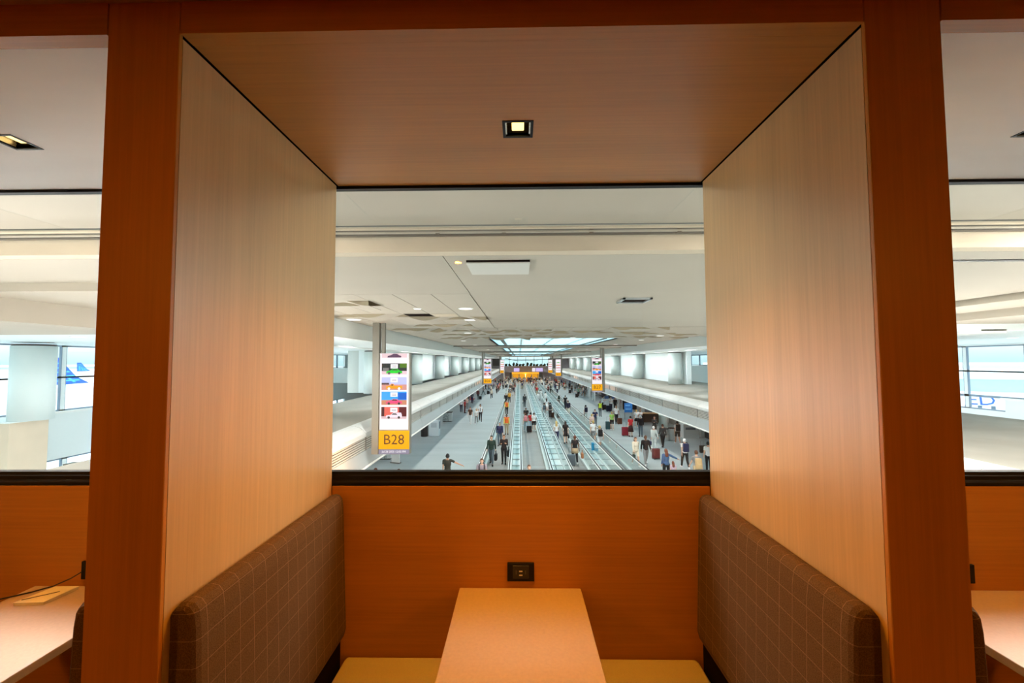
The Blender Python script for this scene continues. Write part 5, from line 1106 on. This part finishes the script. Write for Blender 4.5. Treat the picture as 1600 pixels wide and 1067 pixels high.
for k, (x, y, hd, sex, pose, h, top, bot, hair, shoe, label, ex) in enumerate(PEOPLE):
    hd = hd + random.uniform(-6, 6)
    t, R, s = person(x, y, hd, sex, pose, h, top, bot, hair, shoe, label, lod=0 if y < 62 else 1, skin=(0, 0, 1, 0, 2)[k % 5] if 'blonde' not in hair and 'white' not in hair else 0, extra=ex)
    z = ground_z(x, y)
    if ex.startswith('backpack'):
        c = ex.split()[1]; low = c.endswith('low'); c = c.replace('low', '')
        backpack(x, y, hd, s, c, ('low-slung ' if low else '') + c.replace('darkgreen', 'dark green') + ' backpack worn by the ' + label.split(' with ')[0].split(' wearing ')[0].split(' and a black')[0], low)
    if ex.split(' ')[0] in ('bag', 'roundbag', 'coatbag', 'tote'):
        hnd = R['hand'][1 if ex.startswith('bag') else 0]
        if pose == 'hold': hnd = (-.27, .02, 1.05)
        big = 1.6 if ex.startswith(('round', 'coat')) else 1.0; c = ex.split()[1]
        bag(local(x, y, z, hd, hnd[0] * s * 1.05, hnd[1] * s, hnd[2] * s - .36 * big), hd, c, c.replace('darkgreen', 'dark green') + (' round' if 'round' in ex else '') + ' bag hanging from the ' + label.split(' carrying')[0].split(' looking')[0].split(' with a small')[0].split(' and black top')[0], big)
for c in CASES: suitcase(*c)
# white pushchair on the third walkway, blue holdall on the maroon suitcase, red shoulder bag
def pushchair(x, y, label):
    t = thing('pushchair', label, 'pushchair', (x, y, ground_z(x, y)))
    box(-.24, .24, -.25, .35, .38, .55).build('seat', cm('white'), t, bevel=.03); MB().prism([(-.28, .5), (.1, .5), (.05, .92), (-.2, .85)], -.24, .24, 'X').build('hood', cm('white'), t)
    MB().tube([(-.22, -.3, .5), (-.22, -.55, .98), (.22, -.55, .98), (.22, -.3, .5)], .016, 6).build('push_bar', M_METAL, t)
    for a in (-.24, .24):
        for c in (-.3, .32): MB().lathe([(.10, -.02), (.10, .02)], 12).build('wheel', M_RUB, t, loc=(a, c, .10), rot=(0, PI / 2, 0))
        MB().tube([(a, -.3, .1), (a, .05, .42), (a, .32, .1)], .014, 5).build('frame_tube', M_METAL, t)
pushchair(3.02, 66.9, 'low white pushchair on the third walkway pushed by the woman in white')
t = thing('holdall', 'blue holdall resting on top of the maroon suitcase', 'bag', (8.55, 28.0, FLOOR + .705)); put('bag_body', BG[0], cm('navy'), t); put('bag_handle', BG[1], cm('navy'), t); t.scale = (1.3, 1.6, 1.1)
bag((3.60, 24.25, FLOOR + .72), 0, 'tan', 'red-brown shoulder bag at the right side of the woman with a tied jacket', 1.25)
# the crowd towards the far end
TOPS = ['black', 'charcoal', 'white', 'navy', 'grey', 'maroon', 'cream', 'taupe', 'darkgreen', 'denim', 'mist', 'red', 'blush', 'slate', 'midnight', 'sage']
BOTS = [('trousers', 'black'), ('trousers', 'slate'), ('trousers', 'midnight'), ('trousers', 'khaki'), ('shorts', 'black'), ('trousers', 'white'), ('shorts', 'grey')]
ZONES = [('on the left floor in the distant crowd', -4.9, -2.7, 84, 126, 30, 10, 1), ('on the leftmost walkway far away', -1.75, -.8, 72, 110, 8, 180, 0), ('on the middle walkway far away', .4, 1.3, 90, 110, 3, 180, 0),
         ('on the third walkway far away', 2.85, 3.7, 74, 110, 9, 0, 0), ('on the rightmost walkway far away', 5.3, 6.05, 78, 110, 7, 0, 0), ('on the right floor in the distant crowd', 6.7, 10.6, 88, 126, 36, 170, 1),
         ('in front of the glowing far counter', -2.4, 6.4, 113.5, 125.5, 30, 0, 1), ('under the left canopy far away', -7.6, -5.0, 76, 118, 12, 90, 1), ('under the right canopy far away', 10.4, 12.3, 72, 112, 14, 270, 1)]
placed = [(p[0], p[1]) for p in PEOPLE] + [(c[0], c[1]) for c in CASES]; used = set(); nice = {'darkgreen': 'dark green', 'midnight': 'midnight blue', 'mist': 'pale grey', 'slate': 'slate blue'}
for zn, x0, x1, y0, y1, n, hd, mixed in ZONES:
    made = tries = 0
    while made < n and tries < 900:
        tries += 1; x = random.uniform(x0, x1); y = random.uniform(y0, y1)
        if any((x - a) ** 2 + (y - c) ** 2 < .62 for a, c in placed): continue
        tp = random.choice(TOPS); bt = random.choice(BOTS); key = (zn, tp, bt)
        if key in used: continue
        used.add(key); placed.append((x, y)); made += 1
        sex = random.choice('mf'); sl = 'L' if tp in ('black', 'charcoal', 'navy', 'midnight') and bt[0] == 'trousers' else 'S'
        person(x, y, hd + random.uniform(-30, 30) + (180 if mixed and random.random() < .5 else 0), sex, random.choice(('walk', 'walk2', 'stand')), random.uniform(1.62, 1.82), tp + ' ' + sl, '%s %s' % bt,
               random.choice(('black', 'brown', 'darkbrown', 'blonde', 'grey')) + (' short' if sex == 'm' else random.choice((' long', ' bun', ' short'))), random.choice(('black', 'white')),
               '%s top, %s %s, person %s' % (nice.get(tp, tp), nice.get(bt[1], bt[1]), bt[0], zn), 'travellers in the far crowd', 1, random.choice((0, 0, 1, 2)))
